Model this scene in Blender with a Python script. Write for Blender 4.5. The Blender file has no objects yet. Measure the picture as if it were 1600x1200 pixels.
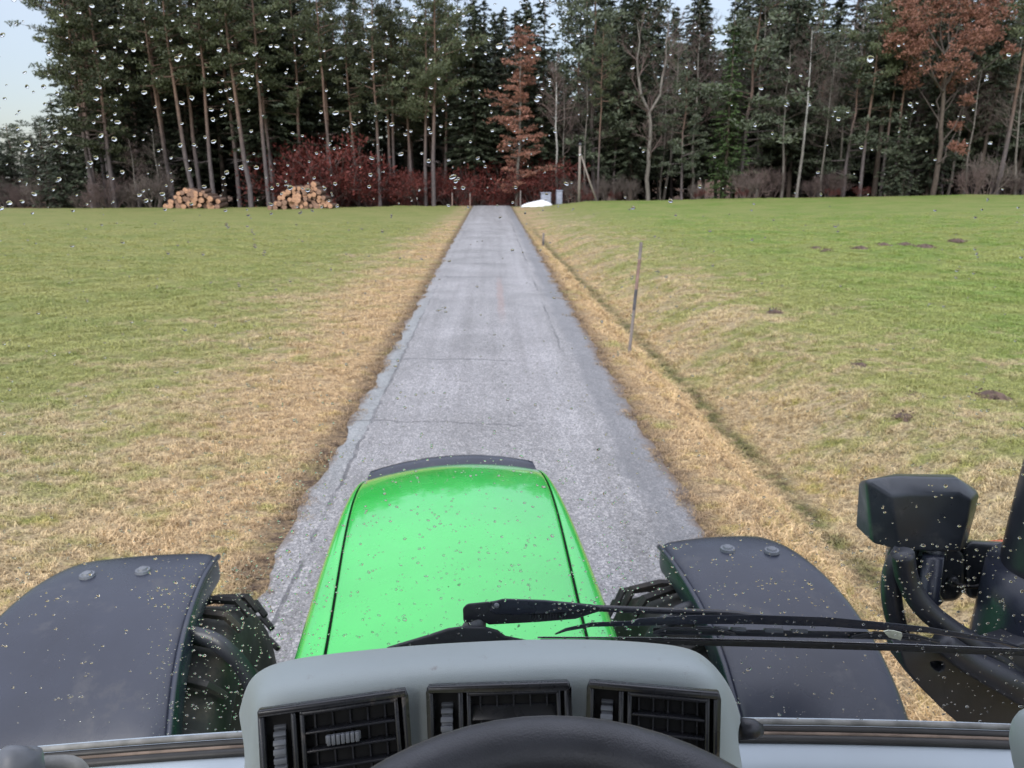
import bpy, bmesh, math, random
import numpy as np
from math import sin, cos, pi, radians
from mathutils import Vector, Matrix

random.seed(7)
rng = np.random.default_rng(7)
SC = bpy.context.scene
COL = SC.collection

# ------------------------------------------------------------------ camera, light, exposure
F = 1209.0
PITCH = radians(15.2)
YAW = radians(-1.47)
EYE = Vector((0, 0, 2.7))
cam_d = bpy.data.cameras.new('camera')
cam = bpy.data.objects.new('camera', cam_d)
COL.objects.link(cam)
cam.location = EYE
cam.rotation_euler = (pi / 2 - PITCH, 0, YAW)
cam_d.sensor_width = 36.0
cam_d.lens = F / 1600 * 36
cam_d.clip_start = 0.05
cam_d.clip_end = 1500
cam_d.dof.use_dof = True
cam_d.dof.focus_distance = 0.84
cam_d.dof.aperture_fstop = 15.0
SC.camera = cam

world = bpy.data.worlds.new('World')
SC.world = world
world.use_nodes = True
SUN_EL, SUN_ROT = radians(38), radians(200)


def build_world():
    nt = world.node_tree
    nt.nodes.clear()
    out = nt.nodes.new('ShaderNodeOutputWorld')
    sky = nt.nodes.new('ShaderNodeTexSky')
    sky.sky_type = 'NISHITA'
    sky.sun_disc = False
    sky.sun_elevation = SUN_EL
    sky.sun_rotation = SUN_ROT
    bg1 = nt.nodes.new('ShaderNodeBackground')
    bg1.inputs['Strength'].default_value = 0.05
    nt.links.new(sky.outputs[0], bg1.inputs['Color'])
    # overcast deck: the standard overcast sky is about three times brighter overhead than at the horizon
    tc = nt.nodes.new('ShaderNodeTexCoord')
    sep = nt.nodes.new('ShaderNodeSeparateXYZ')
    nt.links.new(tc.outputs['Generated'], sep.inputs[0])
    mr = nt.nodes.new('ShaderNodeMapRange')
    mr.inputs['From Min'].default_value = 0.0
    mr.inputs['From Max'].default_value = 1.0
    mr.inputs['To Min'].default_value = 0.16
    mr.inputs['To Max'].default_value = 1.35
    pw = nt.nodes.new('ShaderNodeMath')
    pw.operation = 'POWER'
    pw.use_clamp = True
    pw.inputs[1].default_value = 1.25
    nt.links.new(sep.outputs['Z'], pw.inputs[0])
    nt.links.new(pw.outputs[0], mr.inputs['Value'])
    no = nt.nodes.new('ShaderNodeTexNoise')
    no.inputs['Scale'].default_value = 3.0
    no.inputs['Detail'].default_value = 5.0
    nt.links.new(tc.outputs['Generated'], no.inputs['Vector'])
    mr2 = nt.nodes.new('ShaderNodeMapRange')
    mr2.inputs['From Min'].default_value = 0.3
    mr2.inputs['From Max'].default_value = 0.7
    mr2.inputs['To Min'].default_value = 0.90
    mr2.inputs['To Max'].default_value = 1.10
    nt.links.new(no.outputs['Fac'], mr2.inputs['Value'])
    mul = nt.nodes.new('ShaderNodeMath')
    mul.operation = 'MULTIPLY'
    nt.links.new(mr.outputs[0], mul.inputs[0])
    nt.links.new(mr2.outputs[0], mul.inputs[1])
    bg2 = nt.nodes.new('ShaderNodeBackground')
    bg2.inputs['Color'].default_value = (0.88, 0.89, 1.0, 1)
    nt.links.new(mul.outputs[0], bg2.inputs['Strength'])
    add = nt.nodes.new('ShaderNodeAddShader')
    nt.links.new(bg1.outputs[0], add.inputs[0])
    nt.links.new(bg2.outputs[0], add.inputs[1])
    nt.links.new(add.outputs[0], out.inputs['Surface'])


build_world()
sun_d = bpy.data.lights.new('sun', 'SUN')
sun_d.energy = 1.5
sun_d.angle = radians(25)
sun_d.color = (1.0, 0.97, 0.92)
sun = bpy.data.objects.new('sun', sun_d)
COL.objects.link(sun)
sun.rotation_euler = (pi / 2 - SUN_EL, 0, pi - SUN_ROT)
SC.view_settings.view_transform = 'Standard'
SC.view_settings.look = 'None'
SC.view_settings.gamma = 1.0
SC.view_settings.use_curve_mapping = False
SC.view_settings.exposure = 0.75
SC.render.engine = 'CYCLES'
SC.cycles.max_bounces = 6
SC.cycles.transparent_max_bounces = 8
SC.cycles.transmission_bounces = 6
SC.cycles.sample_clamp_indirect = 6.0
SC.cycles.use_denoising = True

# ------------------------------------------------------------------ geometry of the view (metres from photograph angles)
RYAW = Matrix.Rotation(YAW, 3, 'Z')


def ray(px, py):
    u = (px - 800) / F
    v = (py - 600) / F
    return RYAW @ Vector((u, cos(PITCH) - v * sin(PITCH), -(sin(PITCH) + v * cos(PITCH))))


def place(px, dist, z=0.0):
    """ground position seen in column px at a forward distance"""
    d = ray(px, 290)
    t = dist / d.y
    return Vector((d.x * t, dist, z))


TR = Matrix.Translation((0, 0, 2.7)) @ Matrix.Rotation(radians(3.5), 4, 'Z') @ Matrix.Rotation(radians(-1.9), 4, 'Y') @ Matrix.Translation((0, 0, -2.7))
TR3i = TR.to_3x3().inverted()


def L(px, py, y=None, z=None):
    """tractor-frame point at forward distance y or height z"""
    l = TR3i @ ray(px, py)
    t = y / l.y if y is not None else (z - 2.7) / l.z
    return Vector((l.x * t, l.y * t, 2.7 + l.z * t))


# ------------------------------------------------------------------ materials
def new_mat(name):
    m = bpy.data.materials.new(name)
    m.use_nodes = True
    nt = m.node_tree
    b = nt.nodes['Principled BSDF']
    return m, nt, b


def N(nt, kind, **kw):
    n = nt.nodes.new(kind)
    for k, v in kw.items():
        if k in n.inputs:
            n.inputs[k].default_value = v
        else:
            setattr(n, k, v)
    return n


def mixc(nt, fac, a, b, blend='MIX'):
    n = nt.nodes.new('ShaderNodeMix')
    n.data_type = 'RGBA'
    n.blend_type = blend
    for sock, val in ((n.inputs[0], fac), (n.inputs[6], a), (n.inputs[7], b)):
        if hasattr(val, 'is_linked') or isinstance(val, bpy.types.NodeSocket):
            nt.links.new(val, sock)
        elif isinstance(val, (int, float)):
            sock.default_value = val
        else:
            sock.default_value = (*val, 1)
    return n.outputs[2]


def math_n(nt, op, a, b=None, c=None, clamp=False):
    n = nt.nodes.new('ShaderNodeMath')
    n.operation = op
    n.use_clamp = clamp
    for i, v in enumerate((a, b, c)):
        if v is None:
            continue
        if isinstance(v, bpy.types.NodeSocket):
            nt.links.new(v, n.inputs[i])
        else:
            n.inputs[i].default_value = v
    return n.outputs[0]


def maprange(nt, v, a, b, c=0.0, d=1.0, smooth=True):
    n = nt.nodes.new('ShaderNodeMapRange')
    n.interpolation_type = 'SMOOTHSTEP' if smooth else 'LINEAR'
    nt.links.new(v, n.inputs['Value'])
    for k, x in (('From Min', a), ('From Max', b), ('To Min', c), ('To Max', d)):
        n.inputs[k].default_value = x
    return n.outputs[0]


def noise(nt, vec, scale, detail=3.0, rough=0.55, dim='3D'):
    n = nt.nodes.new('ShaderNodeTexNoise')
    n.inputs['Scale'].default_value = scale
    n.inputs['Detail'].default_value = detail
    n.inputs['Roughness'].default_value = rough
    if vec is not None:
        nt.links.new(vec, n.inputs['Vector'])
    return n.outputs['Fac']


def bump(nt, b, h, strength, dist):
    n = nt.nodes.new('ShaderNodeBump')
    n.inputs['Strength'].default_value = strength
    n.inputs['Distance'].default_value = dist
    nt.links.new(h, n.inputs['Height'])
    nt.links.new(n.outputs[0], b.inputs['Normal'])


def plain(name, col, rough=0.5, metal=0.0, coat=0.0, var=0.12, scale=6.0, bstr=0.0, bscale=200.0, spec=0.5, dirt=None):
    m, nt, b = new_mat(name)
    tc = N(nt, 'ShaderNodeTexCoord')
    nz = noise(nt, tc.outputs['Object'], scale, 5.0)
    lo = tuple(c * (1 - var) for c in col)
    hi = tuple(min(1, c * (1 + var)) for c in col)
    f = maprange(nt, nz, 0.3, 0.7)
    c = mixc(nt, f, lo, hi)
    if dirt:
        dz = noise(nt, tc.outputs['Object'], dirt[2], 6.0, 0.7)
        c = mixc(nt, maprange(nt, dz, dirt[1], dirt[1] + 0.15), c, dirt[0])
    nt.links.new(c, b.inputs['Base Color'])
    rz = noise(nt, tc.outputs['Object'], scale * 2.3, 4.0)
    nt.links.new(maprange(nt, rz, 0.3, 0.7, max(0.02, rough - 0.06), min(1, rough + 0.06)), b.inputs['Roughness'])
    b.inputs['Metallic'].default_value = metal
    b.inputs['Specular IOR Level'].default_value = spec
    b.inputs['Coat Weight'].default_value = coat
    b.inputs['Coat Roughness'].default_value = 0.05
    if bstr:
        bz = noise(nt, tc.outputs['Object'], bscale, 2.0)
        bump(nt, b, bz, bstr, 0.001)
    return m


def grass_colour(nt):
    """tan winter grass near the road, greener meadow farther out; driven by world position"""
    g = N(nt, 'ShaderNodeNewGeometry')
    pos = g.outputs['Position']
    sep = N(nt, 'ShaderNodeSeparateXYZ')
    nt.links.new(pos, sep.inputs[0])
    x, y = sep.outputs['X'], sep.outputs['Y']
    mp = N(nt, 'ShaderNodeMapping')
    mp.inputs['Scale'].default_value = (1.0, 1.7, 1.0)
    mp.inputs['Rotation'].default_value = (0, 0, radians(12))
    nt.links.new(pos, mp.inputs[0])
    n1 = noise(nt, mp.outputs[0], 0.33, 5.0, 0.65)
    n2 = noise(nt, mp.outputs[0], 2.2, 5.0, 0.7)
    n3 = noise(nt, mp.outputs[0], 9.0, 4.0, 0.7)
    right = maprange(nt, x, 3.2, 11.0)
    left = maprange(nt, math_n(nt, 'ADD', math_n(nt, 'MULTIPLY', x, -1.0), maprange(nt, y, 8.0, 60.0, -1.4, 1.8, False)), 1.6, 7.5)
    away = math_n(nt, 'MAXIMUM', right, left)
    # green share
    s = math_n(nt, 'MULTIPLY_ADD', away, 0.68, 0.13)
    s = math_n(nt, 'ADD', s, maprange(nt, y, 6.0, 60.0, 0.03, 0.26, False))
    s = math_n(nt, 'ADD', s, math_n(nt, 'MULTIPLY_ADD', n1, 2.4, -1.2))
    s = math_n(nt, 'ADD', s, math_n(nt, 'MULTIPLY_ADD', n2, 1.9, -0.90))
    s = math_n(nt, 'ADD', s, math_n(nt, 'MULTIPLY', right, 0.10))
    verge = maprange(nt, math_n(nt, 'ABSOLUTE', x), 2.2, 4.4, 1.0, 0.0)
    s = math_n(nt, 'SUBTRACT', s, math_n(nt, 'MULTIPLY', verge, 0.28))
    gfac = maprange(nt, s, 0.0, 0.72)
    tan = mixc(nt, maprange(nt, n3, 0.3, 0.7), (0.20, 0.15, 0.085), (0.45, 0.365, 0.225))
    tan = mixc(nt, maprange(nt, n2, 0.52, 0.68), tan, (0.33, 0.27, 0.09))
    tan = mixc(nt, math_n(nt, 'MULTIPLY', verge, 0.55), tan, mixc(nt, maprange(nt, n3, 0.3, 0.7), (0.22, 0.135, 0.075), (0.50, 0.35, 0.20)))
    gr_far = mixc(nt, right, (0.20, 0.215, 0.072), (0.14, 0.225, 0.042))
    gr = mixc(nt, maprange(nt, n3, 0.25, 0.75), (0.115, 0.155, 0.036), gr_far)
    gr = mixc(nt, maprange(nt, n1, 0.35, 0.6, 0.0, 0.45), gr, (0.27, 0.245, 0.10))
    c = mixc(nt, gfac, tan, gr)
    # brown thatch where the sward is thin
    th = noise(nt, mp.outputs[0], 4.3, 5.0, 0.75)
    c = mixc(nt, maprange(nt, th, 0.56, 0.72, 0.0, 0.75), c, (0.15, 0.115, 0.06))
    # shade painted into the colour along the ditch bottom, with moss and mud tones
    yd = maprange(nt, y, 8.0, 48.0, 0.0, 0.80, False)
    xd = math_n(nt, 'ADD', math_n(nt, 'ADD', math_n(nt, 'SUBTRACT', x, 3.12), yd), math_n(nt, 'MULTIPLY_ADD', n2, 0.36, -0.18))
    ditch_shade = math_n(nt, 'MULTIPLY', maprange(nt, math_n(nt, 'ABSOLUTE', xd), 0.0, 0.24, 1.0, 0.0), maprange(nt, y, 30.0, 60.0, 0.92, 0.0))
    ditch_shade = math_n(nt, 'MULTIPLY', ditch_shade, maprange(nt, n2, 0.38, 0.58, 0.3, 1.0))
    c = mixc(nt, ditch_shade, c, mixc(nt, maprange(nt, n3, 0.35, 0.6), (0.045, 0.035, 0.022), (0.10, 0.11, 0.035)))
    # earth showing at the road edge
    ax = math_n(nt, 'ABSOLUTE', x)
    wob = math_n(nt, 'MULTIPLY_ADD', n2, 0.5, -0.25)
    edge = maprange(nt, math_n(nt, 'ADD', ax, wob), 1.62, 1.95, 1.0, 0.0)
    c = mixc(nt, math_n(nt, 'MULTIPLY', edge, maprange(nt, n3, 0.35, 0.6)), c, (0.085, 0.058, 0.042))
    # leaf litter under the trees
    lit = maprange(nt, math_n(nt, 'ADD', y, math_n(nt, 'MULTIPLY_ADD', n1, 5.0, -2.5)), 71.5, 72.5)
    c = mixc(nt, lit, c, (0.085, 0.048, 0.028))
    return c, pos, n2, n3


def make_ground_mat():
    m, nt, b = new_mat('meadow_ground')
    c, pos, n2, n3 = grass_colour(nt)
    nf = noise(nt, pos, 38.0, 4.0, 0.75)
    c2 = mixc(nt, maprange(nt, nf, 0.38, 0.62), tuple([0.55] * 3), (1.25, 1.25, 1.25))
    c = mixc(nt, 1.0, c, c2, 'MULTIPLY')
    nt.links.new(c, b.inputs['Base Color'])
    b.inputs['Roughness'].default_value = 0.9
    b.inputs['Specular IOR Level'].default_value = 0.15
    h = math_n(nt, 'ADD', nf, math_n(nt, 'MULTIPLY', n3, 2.0))
    bump(nt, b, h, 0.7, 0.03)
    return m


def make_blade_mat():
    m, nt, b = new_mat('grass_blades')
    c, pos, n2, n3 = grass_colour(nt)
    oi = N(nt, 'ShaderNodeNewGeometry')
    r = oi.outputs['Random Per Island']
    c2 = mixc(nt, r, (1.0, 1.0, 0.95), (2.1, 2.05, 1.95))
    c = mixc(nt, 1.0, c, c2, 'MULTIPLY')
    nt.links.new(c, b.inputs['Base Color'])
    b.inputs['Roughness'].default_value = 0.55
    b.inputs['Specular IOR Level'].default_value = 0.3
    return m


def make_road_mat():
    m, nt, b = new_mat('asphalt')
    g = N(nt, 'ShaderNodeNewGeometry')
    pos = g.outputs['Position']
    sep = N(nt, 'ShaderNodeSeparateXYZ')
    nt.links.new(pos, sep.inputs[0])
    x, y = sep.outputs['X'], sep.outputs['Y']
    vo = N(nt, 'ShaderNodeTexVoronoi')
    vo.inputs['Scale'].default_value = 75.0
    nt.links.new(pos, vo.inputs['Vector'])
    agg = noise(nt, pos, 95.0, 4.0, 0.8)
    big = noise(nt, pos, 0.7, 5.0, 0.6)
    mid = noise(nt, pos, 7.0, 5.0, 0.7)
    c = mixc(nt, maprange(nt, agg, 0.32, 0.68), (0.052, 0.050, 0.050), (0.35, 0.345, 0.345))
    vsep = N(nt, 'ShaderNodeSeparateColor')
    nt.links.new(vo.outputs['Color'], vsep.inputs[0])
    c = mixc(nt, maprange(nt, vsep.outputs[0], 0.72, 0.95), c, (0.40, 0.38, 0.37))
    c = mixc(nt, maprange(nt, vsep.outputs[1], 0.75, 0.95, 0.0, 0.7), c, (0.06, 0.055, 0.055))
    c = mixc(nt, maprange(nt, big, 0.3, 0.7), c, mixc(nt, 1.0, c, (1.25, 1.25, 1.27), 'MULTIPLY'))
    c = mixc(nt, maprange(nt, mid, 0.52, 0.75, 0.0, 0.5), c, (0.09, 0.085, 0.085))
    # wheel tracks a touch paler, crown and outer strip darker
    st = N(nt, 'ShaderNodeMapping')
    st.inputs['Scale'].default_value = (5.0, 0.12, 1.0)
    nt.links.new(pos, st.inputs[0])
    streak = noise(nt, st.outputs[0], 1.0, 4.0, 0.6)
    c = mixc(nt, maprange(nt, streak, 0.4, 0.75, 0.0, 0.35), c, (0.10, 0.095, 0.09))
    t1 = math_n(nt, 'ABSOLUTE', math_n(nt, 'SUBTRACT', math_n(nt, 'ABSOLUTE', x), 0.75))
    c = mixc(nt, maprange(nt, t1, 0.0, 0.35, 0.35, 0.0), c, mixc(nt, 1.0, c, (1.3, 1.3, 1.32), 'MULTIPLY'))
    # right hand strip is an older, darker lane edge
    wob = math_n(nt, 'MULTIPLY_ADD', noise(nt, pos, 1.3, 4.0), 0.4, -0.2)
    xr = math_n(nt, 'ADD', x, wob)
    c = mixc(nt, maprange(nt, xr, 1.12, 1.30, 0.0, 0.45), c, (0.10, 0.105, 0.115))
    # long crack on the right and the crumbled strip along the left edge
    w2 = math_n(nt, 'MULTIPLY_ADD', noise(nt, pos, 2.2, 5.0, 0.7), 0.16, -0.08)
    xx = math_n(nt, 'ADD', x, w2)

    def line(v, at, half, amount):
        return maprange(nt, math_n(nt, 'ABSOLUTE', math_n(nt, 'SUBTRACT', v, at)), half * 0.4, half, amount, 0.0)
    crack = line(xx, -1.37, 0.020, 0.9)
    crack = math_n(nt, 'MULTIPLY', crack, maprange(nt, noise(nt, pos, 0.8, 4.0, 0.7), 0.42, 0.52, 0.15, 1.0))
    crack = math_n(nt, 'MULTIPLY', crack, maprange(nt, y, 4.0, 22.0, 1.0, 0.2))
    c2 = line(xx, 1.08, 0.016, 0.8)
    c2 = math_n(nt, 'MULTIPLY', c2, maprange(nt, noise(nt, pos, 0.25, 2.0), 0.45, 0.55))
    yy = math_n(nt, 'ADD', math_n(nt, 'ADD', y, math_n(nt, 'MULTIPLY', x, 0.16)), math_n(nt, 'MULTIPLY_ADD', noise(nt, pos, 1.6, 5.0, 0.7), 0.36, -0.18))
    cross = None
    for at, hw in ((11.1, 0.03), (20.6, 0.06), (23.8, 0.07), (37.5, 0.16), (8.1, 0.02)):
        l = line(yy, at, hw, 0.75)
        cross = l if cross is None else math_n(nt, 'MAXIMUM', cross, l)
    cross = math_n(nt, 'MULTIPLY', cross, maprange(nt, x, 0.15, 0.5, 1.0, 0.0))
    crk = math_n(nt, 'MAXIMUM', math_n(nt, 'MAXIMUM', crack, math_n(nt, 'MULTIPLY', c2, maprange(nt, y, 11.0, 13.0))), cross)
    strip = maprange(nt, math_n(nt, 'MULTIPLY', xx, -1.0), 1.36, 1.40, 0.0, 0.45)
    strip = math_n(nt, 'MULTIPLY', strip, math_n(nt, 'MULTIPLY', maprange(nt, y, 14.0, 20.0, 1.0, 0.0), maprange(nt, y, 5.5, 8.0, 0.0, 1.0)))
    c2 = math_n(nt, 'MULTIPLY', c2, maprange(nt, y, 11.0, 13.0))
    c = mixc(nt, strip, c, mixc(nt, maprange(nt, mid, 0.4, 0.6), (0.15, 0.165, 0.165), (0.29, 0.32, 0.32)))
    c = mixc(nt, math_n(nt, 'MULTIPLY', crk, 0.75), c, (0.05, 0.05, 0.055))
    # rusty stain in the middle
    rs = line(math_n(nt, 'ADD', xx, math_n(nt, 'MULTIPLY', y, 0.0)), 0.18, 0.10, 0.3)
    rs = math_n(nt, 'MULTIPLY', rs, maprange(nt, math_n(nt, 'ABSOLUTE', math_n(nt, 'SUBTRACT', y, 17.5)), 1.0, 4.0, 1.0, 0.0))
    c = mixc(nt, rs, c, (0.30, 0.16, 0.12))
    # soil drifting over the rims of the road
    ax = math_n(nt, 'ABSOLUTE', math_n(nt, 'ADD', x, math_n(nt, 'MULTIPLY_ADD', noise(nt, pos, 3.0, 5.0, 0.75), 0.5, -0.25)))
    c = mixc(nt, maprange(nt, ax, 1.52, 1.68), c, (0.13, 0.095, 0.07))
    nt.links.new(c, b.inputs['Base Color'])
    nt.links.new(maprange(nt, big, 0.3, 0.7, 0.42, 0.6), b.inputs['Roughness'])
    b.inputs['Specular IOR Level'].default_value = 0.5
    h = math_n(nt, 'SUBTRACT', math_n(nt, 'ADD', agg, math_n(nt, 'MULTIPLY', mid, 1.2)), math_n(nt, 'MULTIPLY', crk, 4.0))
    bump(nt, b, h, 0.6, 0.012)
    return m


def leaf_mat(name, lo, hi, rough=0.6, objvar=0.35, spec=0.25):
    m, nt, b = new_mat(name)
    g = N(nt, 'ShaderNodeNewGeometry')
    oi = N(nt, 'ShaderNodeObjectInfo')
    tc = N(nt, 'ShaderNodeTexCoord')
    nz = noise(nt, tc.outputs['Object'], 0.55, 3.0)
    f = math_n(nt, 'ADD', math_n(nt, 'MULTIPLY', g.outputs['Random Per Island'], 0.55), math_n(nt, 'MULTIPLY_ADD', nz, 1.6, -0.55), clamp=True)
    c = mixc(nt, f, lo, hi)
    k = maprange(nt, oi.outputs['Random'], 0, 1, 1 - objvar, 1 + objvar, False)
    cm = N(nt, 'ShaderNodeCombineColor')
    for i in range(3):
        nt.links.new(k, cm.inputs[i])
    c = mixc(nt, 1.0, c, cm.outputs[0], 'MULTIPLY')
    nt.links.new(c, b.inputs['Base Color'])
    b.inputs['Roughness'].default_value = rough
    b.inputs['Specular IOR Level'].default_value = spec
    return m


def bark_mat(name, low, high, zlo, zhi, patch=None):
    m, nt, b = new_mat(name)
    tc = N(nt, 'ShaderNodeTexCoord')
    sep = N(nt, 'ShaderNodeSeparateXYZ')
    nt.links.new(tc.outputs['Object'], sep.inputs[0])
    mp = N(nt, 'ShaderNodeMapping')
    mp.inputs['Scale'].default_value = (6, 6, 1.2)
    nt.links.new(tc.outputs['Object'], mp.inputs[0])
    nz = noise(nt, mp.outputs[0], 2.0, 5.0, 0.7)
    z = math_n(nt, 'ADD', sep.outputs['Z'], math_n(nt, 'MULTIPLY_ADD', nz, 3.0, -1.5))
    c = mixc(nt, maprange(nt, z, zlo, zhi), low, high)
    c = mixc(nt, maprange(nt, nz, 0.35, 0.7), mixc(nt, 1.0, c, (0.5, 0.5, 0.5), 'MULTIPLY'), c)
    if patch:
        pz = noise(nt, mp.outputs[0], 5.0, 3.0, 0.6)
        c = mixc(nt, maprange(nt, pz, 0.58, 0.66), c, patch)
    nt.links.new(c, b.inputs['Base Color'])
    b.inputs['Roughness'].default_value = 0.85
    bump(nt, b, nz, 0.6, 0.03)
    return m


M = {}
M['ground'] = make_ground_mat()
M['blade'] = make_blade_mat()
M['road'] = make_road_mat()
M['spruce'] = leaf_mat('spruce_needles', (0.022, 0.030, 0.020), (0.072, 0.088, 0.052))
M['spruce_green'] = leaf_mat('ivy_green_needles', (0.028, 0.048, 0.02), (0.075, 0.125, 0.04))
M['pine'] = leaf_mat('pine_needles', (0.032, 0.042, 0.022), (0.105, 0.120, 0.062))
M['pine_pale'] = leaf_mat('pale_pine_needles', (0.042, 0.056, 0.036), (0.125, 0.145, 0.095))
M['copper'] = leaf_mat('copper_leaves', (0.13, 0.055, 0.038), (0.36, 0.175, 0.125), objvar=0.1)
M['russet'] = leaf_mat('reflection_red_leaves', (0.05, 0.010, 0.009), (0.15, 0.038, 0.03), objvar=0.3)  # deep red imitating a windscreen reflection; small shrubs on the right share it
M['twig'] = leaf_mat('bare_twigs', (0.08, 0.065, 0.056), (0.19, 0.155, 0.14), rough=0.8)
M['twig_red'] = leaf_mat('reddish_twigs', (0.085, 0.06, 0.054), (0.19, 0.14, 0.13), rough=0.8)
M['pinebark'] = bark_mat('pine_bark', (0.15, 0.125, 0.125), (0.20, 0.125, 0.092), 3.0, 9.0)
M['sprucebark'] = bark_mat('spruce_bark', (0.10, 0.075, 0.06), (0.13, 0.10, 0.08), 2, 10)
M['greybark'] = bark_mat('grey_bark', (0.17, 0.15, 0.13), (0.27, 0.245, 0.22), 2, 10)
M['birchbark'] = bark_mat('birch_bark', (0.25, 0.23, 0.21), (0.62, 0.60, 0.58), 3, 8, patch=(0.06, 0.05, 0.05))
M['logbark'] = plain('log_bark', (0.14, 0.085, 0.06), 0.9, var=0.4, scale=3)
M['logend'] = plain('cut_log_end', (0.46, 0.265, 0.17), 0.8, var=0.4, scale=2.2, spec=0.2)
M['logend2'] = plain('weathered_log_end', (0.27, 0.165, 0.12), 0.8, var=0.45, scale=2.2, spec=0.2)
M['earth'] = plain('loose_earth', (0.085, 0.055, 0.042), 0.95, var=0.4, scale=12, bstr=1.0, bscale=40)
M['tarp'] = plain('white_tarpaulin', (0.78, 0.79, 0.80), 0.5, var=0.06)
M['paleblock'] = plain('pale_grey_wrap', (0.26, 0.28, 0.35), 0.6, var=0.15)
M['polewood'] = plain('weathered_pole_wood', (0.22, 0.19, 0.165), 0.85, var=0.2, scale=4)
M['stake'] = plain('weathered_stake', (0.20, 0.175, 0.165), 0.8, var=0.2, scale=8)
M['stakered'] = plain('faded_orange_paint', (0.25, 0.165, 0.14), 0.7, var=0.25, scale=10)
M['stakedark'] = plain('dark_band_paint', (0.075, 0.075, 0.085), 0.7, var=0.2, scale=10)
M['green'] = plain('green_paint', (0.032, 0.50, 0.07), 0.25, coat=1.0, var=0.07, scale=3, bstr=0.25, bscale=260, dirt=((0.06, 0.42, 0.10), 0.62, 30.0))
M['gasket'] = plain('black_gasket', (0.012, 0.02, 0.014), 0.6)
M['fender'] = plain('dark_fender_plastic', (0.023, 0.027, 0.042), 0.30, var=0.15, scale=3, bstr=0.15, bscale=500, dirt=((0.042, 0.044, 0.055), 0.54, 7.0))
M['black'] = plain('black_plastic', (0.026, 0.028, 0.036), 0.40, var=0.2, scale=12, bstr=0.2, bscale=600)
M['blackmatt'] = plain('matt_black_rubber', (0.014, 0.014, 0.016), 0.65, var=0.2, scale=12)
M['tyre'] = plain('dusty_tyre', (0.022, 0.021, 0.021), 0.75, var=0.25, scale=5, dirt=((0.055, 0.044, 0.035), 0.5, 4.0))
M['rim'] = plain('wheel_rim', (0.16, 0.15, 0.145), 0.5, var=0.2)
M['dash'] = plain('grey_dash_plastic', (0.31, 0.355, 0.36), 0.48, var=0.04, scale=4, bstr=0.25, bscale=900, dirt=((0.22, 0.22, 0.21), 0.60, 45.0))
M['sill'] = plain('painted_sill', (0.40, 0.46, 0.51), 0.42, var=0.04, scale=5, dirt=((0.22, 0.17, 0.13), 0.70, 14.0))
M['vent'] = plain('vent_plastic', (0.020, 0.021, 0.026), 0.28, var=0.2, scale=20, dirt=((0.12, 0.10, 0.085), 0.60, 35.0))
M['ventdark'] = plain('vent_shadow_plastic', (0.0025, 0.0025, 0.003), 0.9)
M['knob'] = plain('grey_knob', (0.13, 0.14, 0.16), 0.45, var=0.15, scale=30)
M['wheelgrip'] = plain('steering_grip', (0.035, 0.037, 0.045), 0.42, var=0.15, scale=15, bstr=0.4, bscale=700)
M['seal'] = plain('dusty_rubber_seal', (0.022, 0.021, 0.02), 0.5, var=0.3, scale=14)
M['sealdust'] = plain('dust_line', (0.20, 0.15, 0.115), 0.85, var=0.35, scale=25)
M['frit'] = plain('glass_edge_grime', (0.22, 0.22, 0.21), 0.7, var=0.3, scale=40)
M['chrome'] = plain('steel_spine', (0.6, 0.6, 0.62), 0.18, metal=1.0, var=0.05)
M['leaf'] = plain('dry_leaf', (0.50, 0.52, 0.42), 0.7, var=0.25, scale=60)
M['cab'] = plain('cab_paint', (0.05, 0.05, 0.055), 0.5)
M['roof'] = plain('cab_roof_plastic', (0.30, 0.31, 0.32), 0.6)
M['lampback'] = plain('lamp_housing', (0.036, 0.042, 0.052), 0.33, var=0.2, scale=12, dirt=((0.075, 0.08, 0.085), 0.55, 14.0))
M['lens'] = plain('lamp_lens', (0.55, 0.57, 0.6), 0.1)
M['reflector'] = plain('orange_lens', (0.55, 0.10, 0.02), 0.2)

gm = bpy.data.materials.new('clear_glass')
gm.use_nodes = True
gm.node_tree.nodes.clear()
_o = gm.node_tree.nodes.new('ShaderNodeOutputMaterial')
_t = gm.node_tree.nodes.new('ShaderNodeBsdfTransparent')
_t.inputs['Color'].default_value = (0.97, 0.98, 0.98, 1)
gm.node_tree.links.new(_t.outputs[0], _o.inputs['Surface'])
M['glass'] = gm
wm = bpy.data.materials.new('rain_water')
wm.use_nodes = True
wm.node_tree.nodes.clear()
_o = wm.node_tree.nodes.new('ShaderNodeOutputMaterial')
_t = wm.node_tree.nodes.new('ShaderNodeBsdfGlass')
_t.inputs['IOR'].default_value = 1.36
_t.inputs['Roughness'].default_value = 0.0
wm.node_tree.links.new(_t.outputs[0], _o.inputs['Surface'])
M['water'] = wm

# ------------------------------------------------------------------ object helpers


def tag(o, label=None, cat=None, group=None, kind=None):
    if label:
        o['label'] = label
    if cat:
        o['category'] = cat
    if group:
        o['group'] = group
    if kind:
        o['kind'] = kind
    return o


def empty(name, loc=(0, 0, 0), label=None, cat=None, group=None, rot=(0, 0, 0), scale=(1, 1, 1)):
    o = bpy.data.objects.new(name, None)
    o.empty_display_size = 0.2
    COL.objects.link(o)
    o.location = loc
    o.rotation_euler = rot
    o.scale = scale
    return tag(o, label, cat, group)


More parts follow.
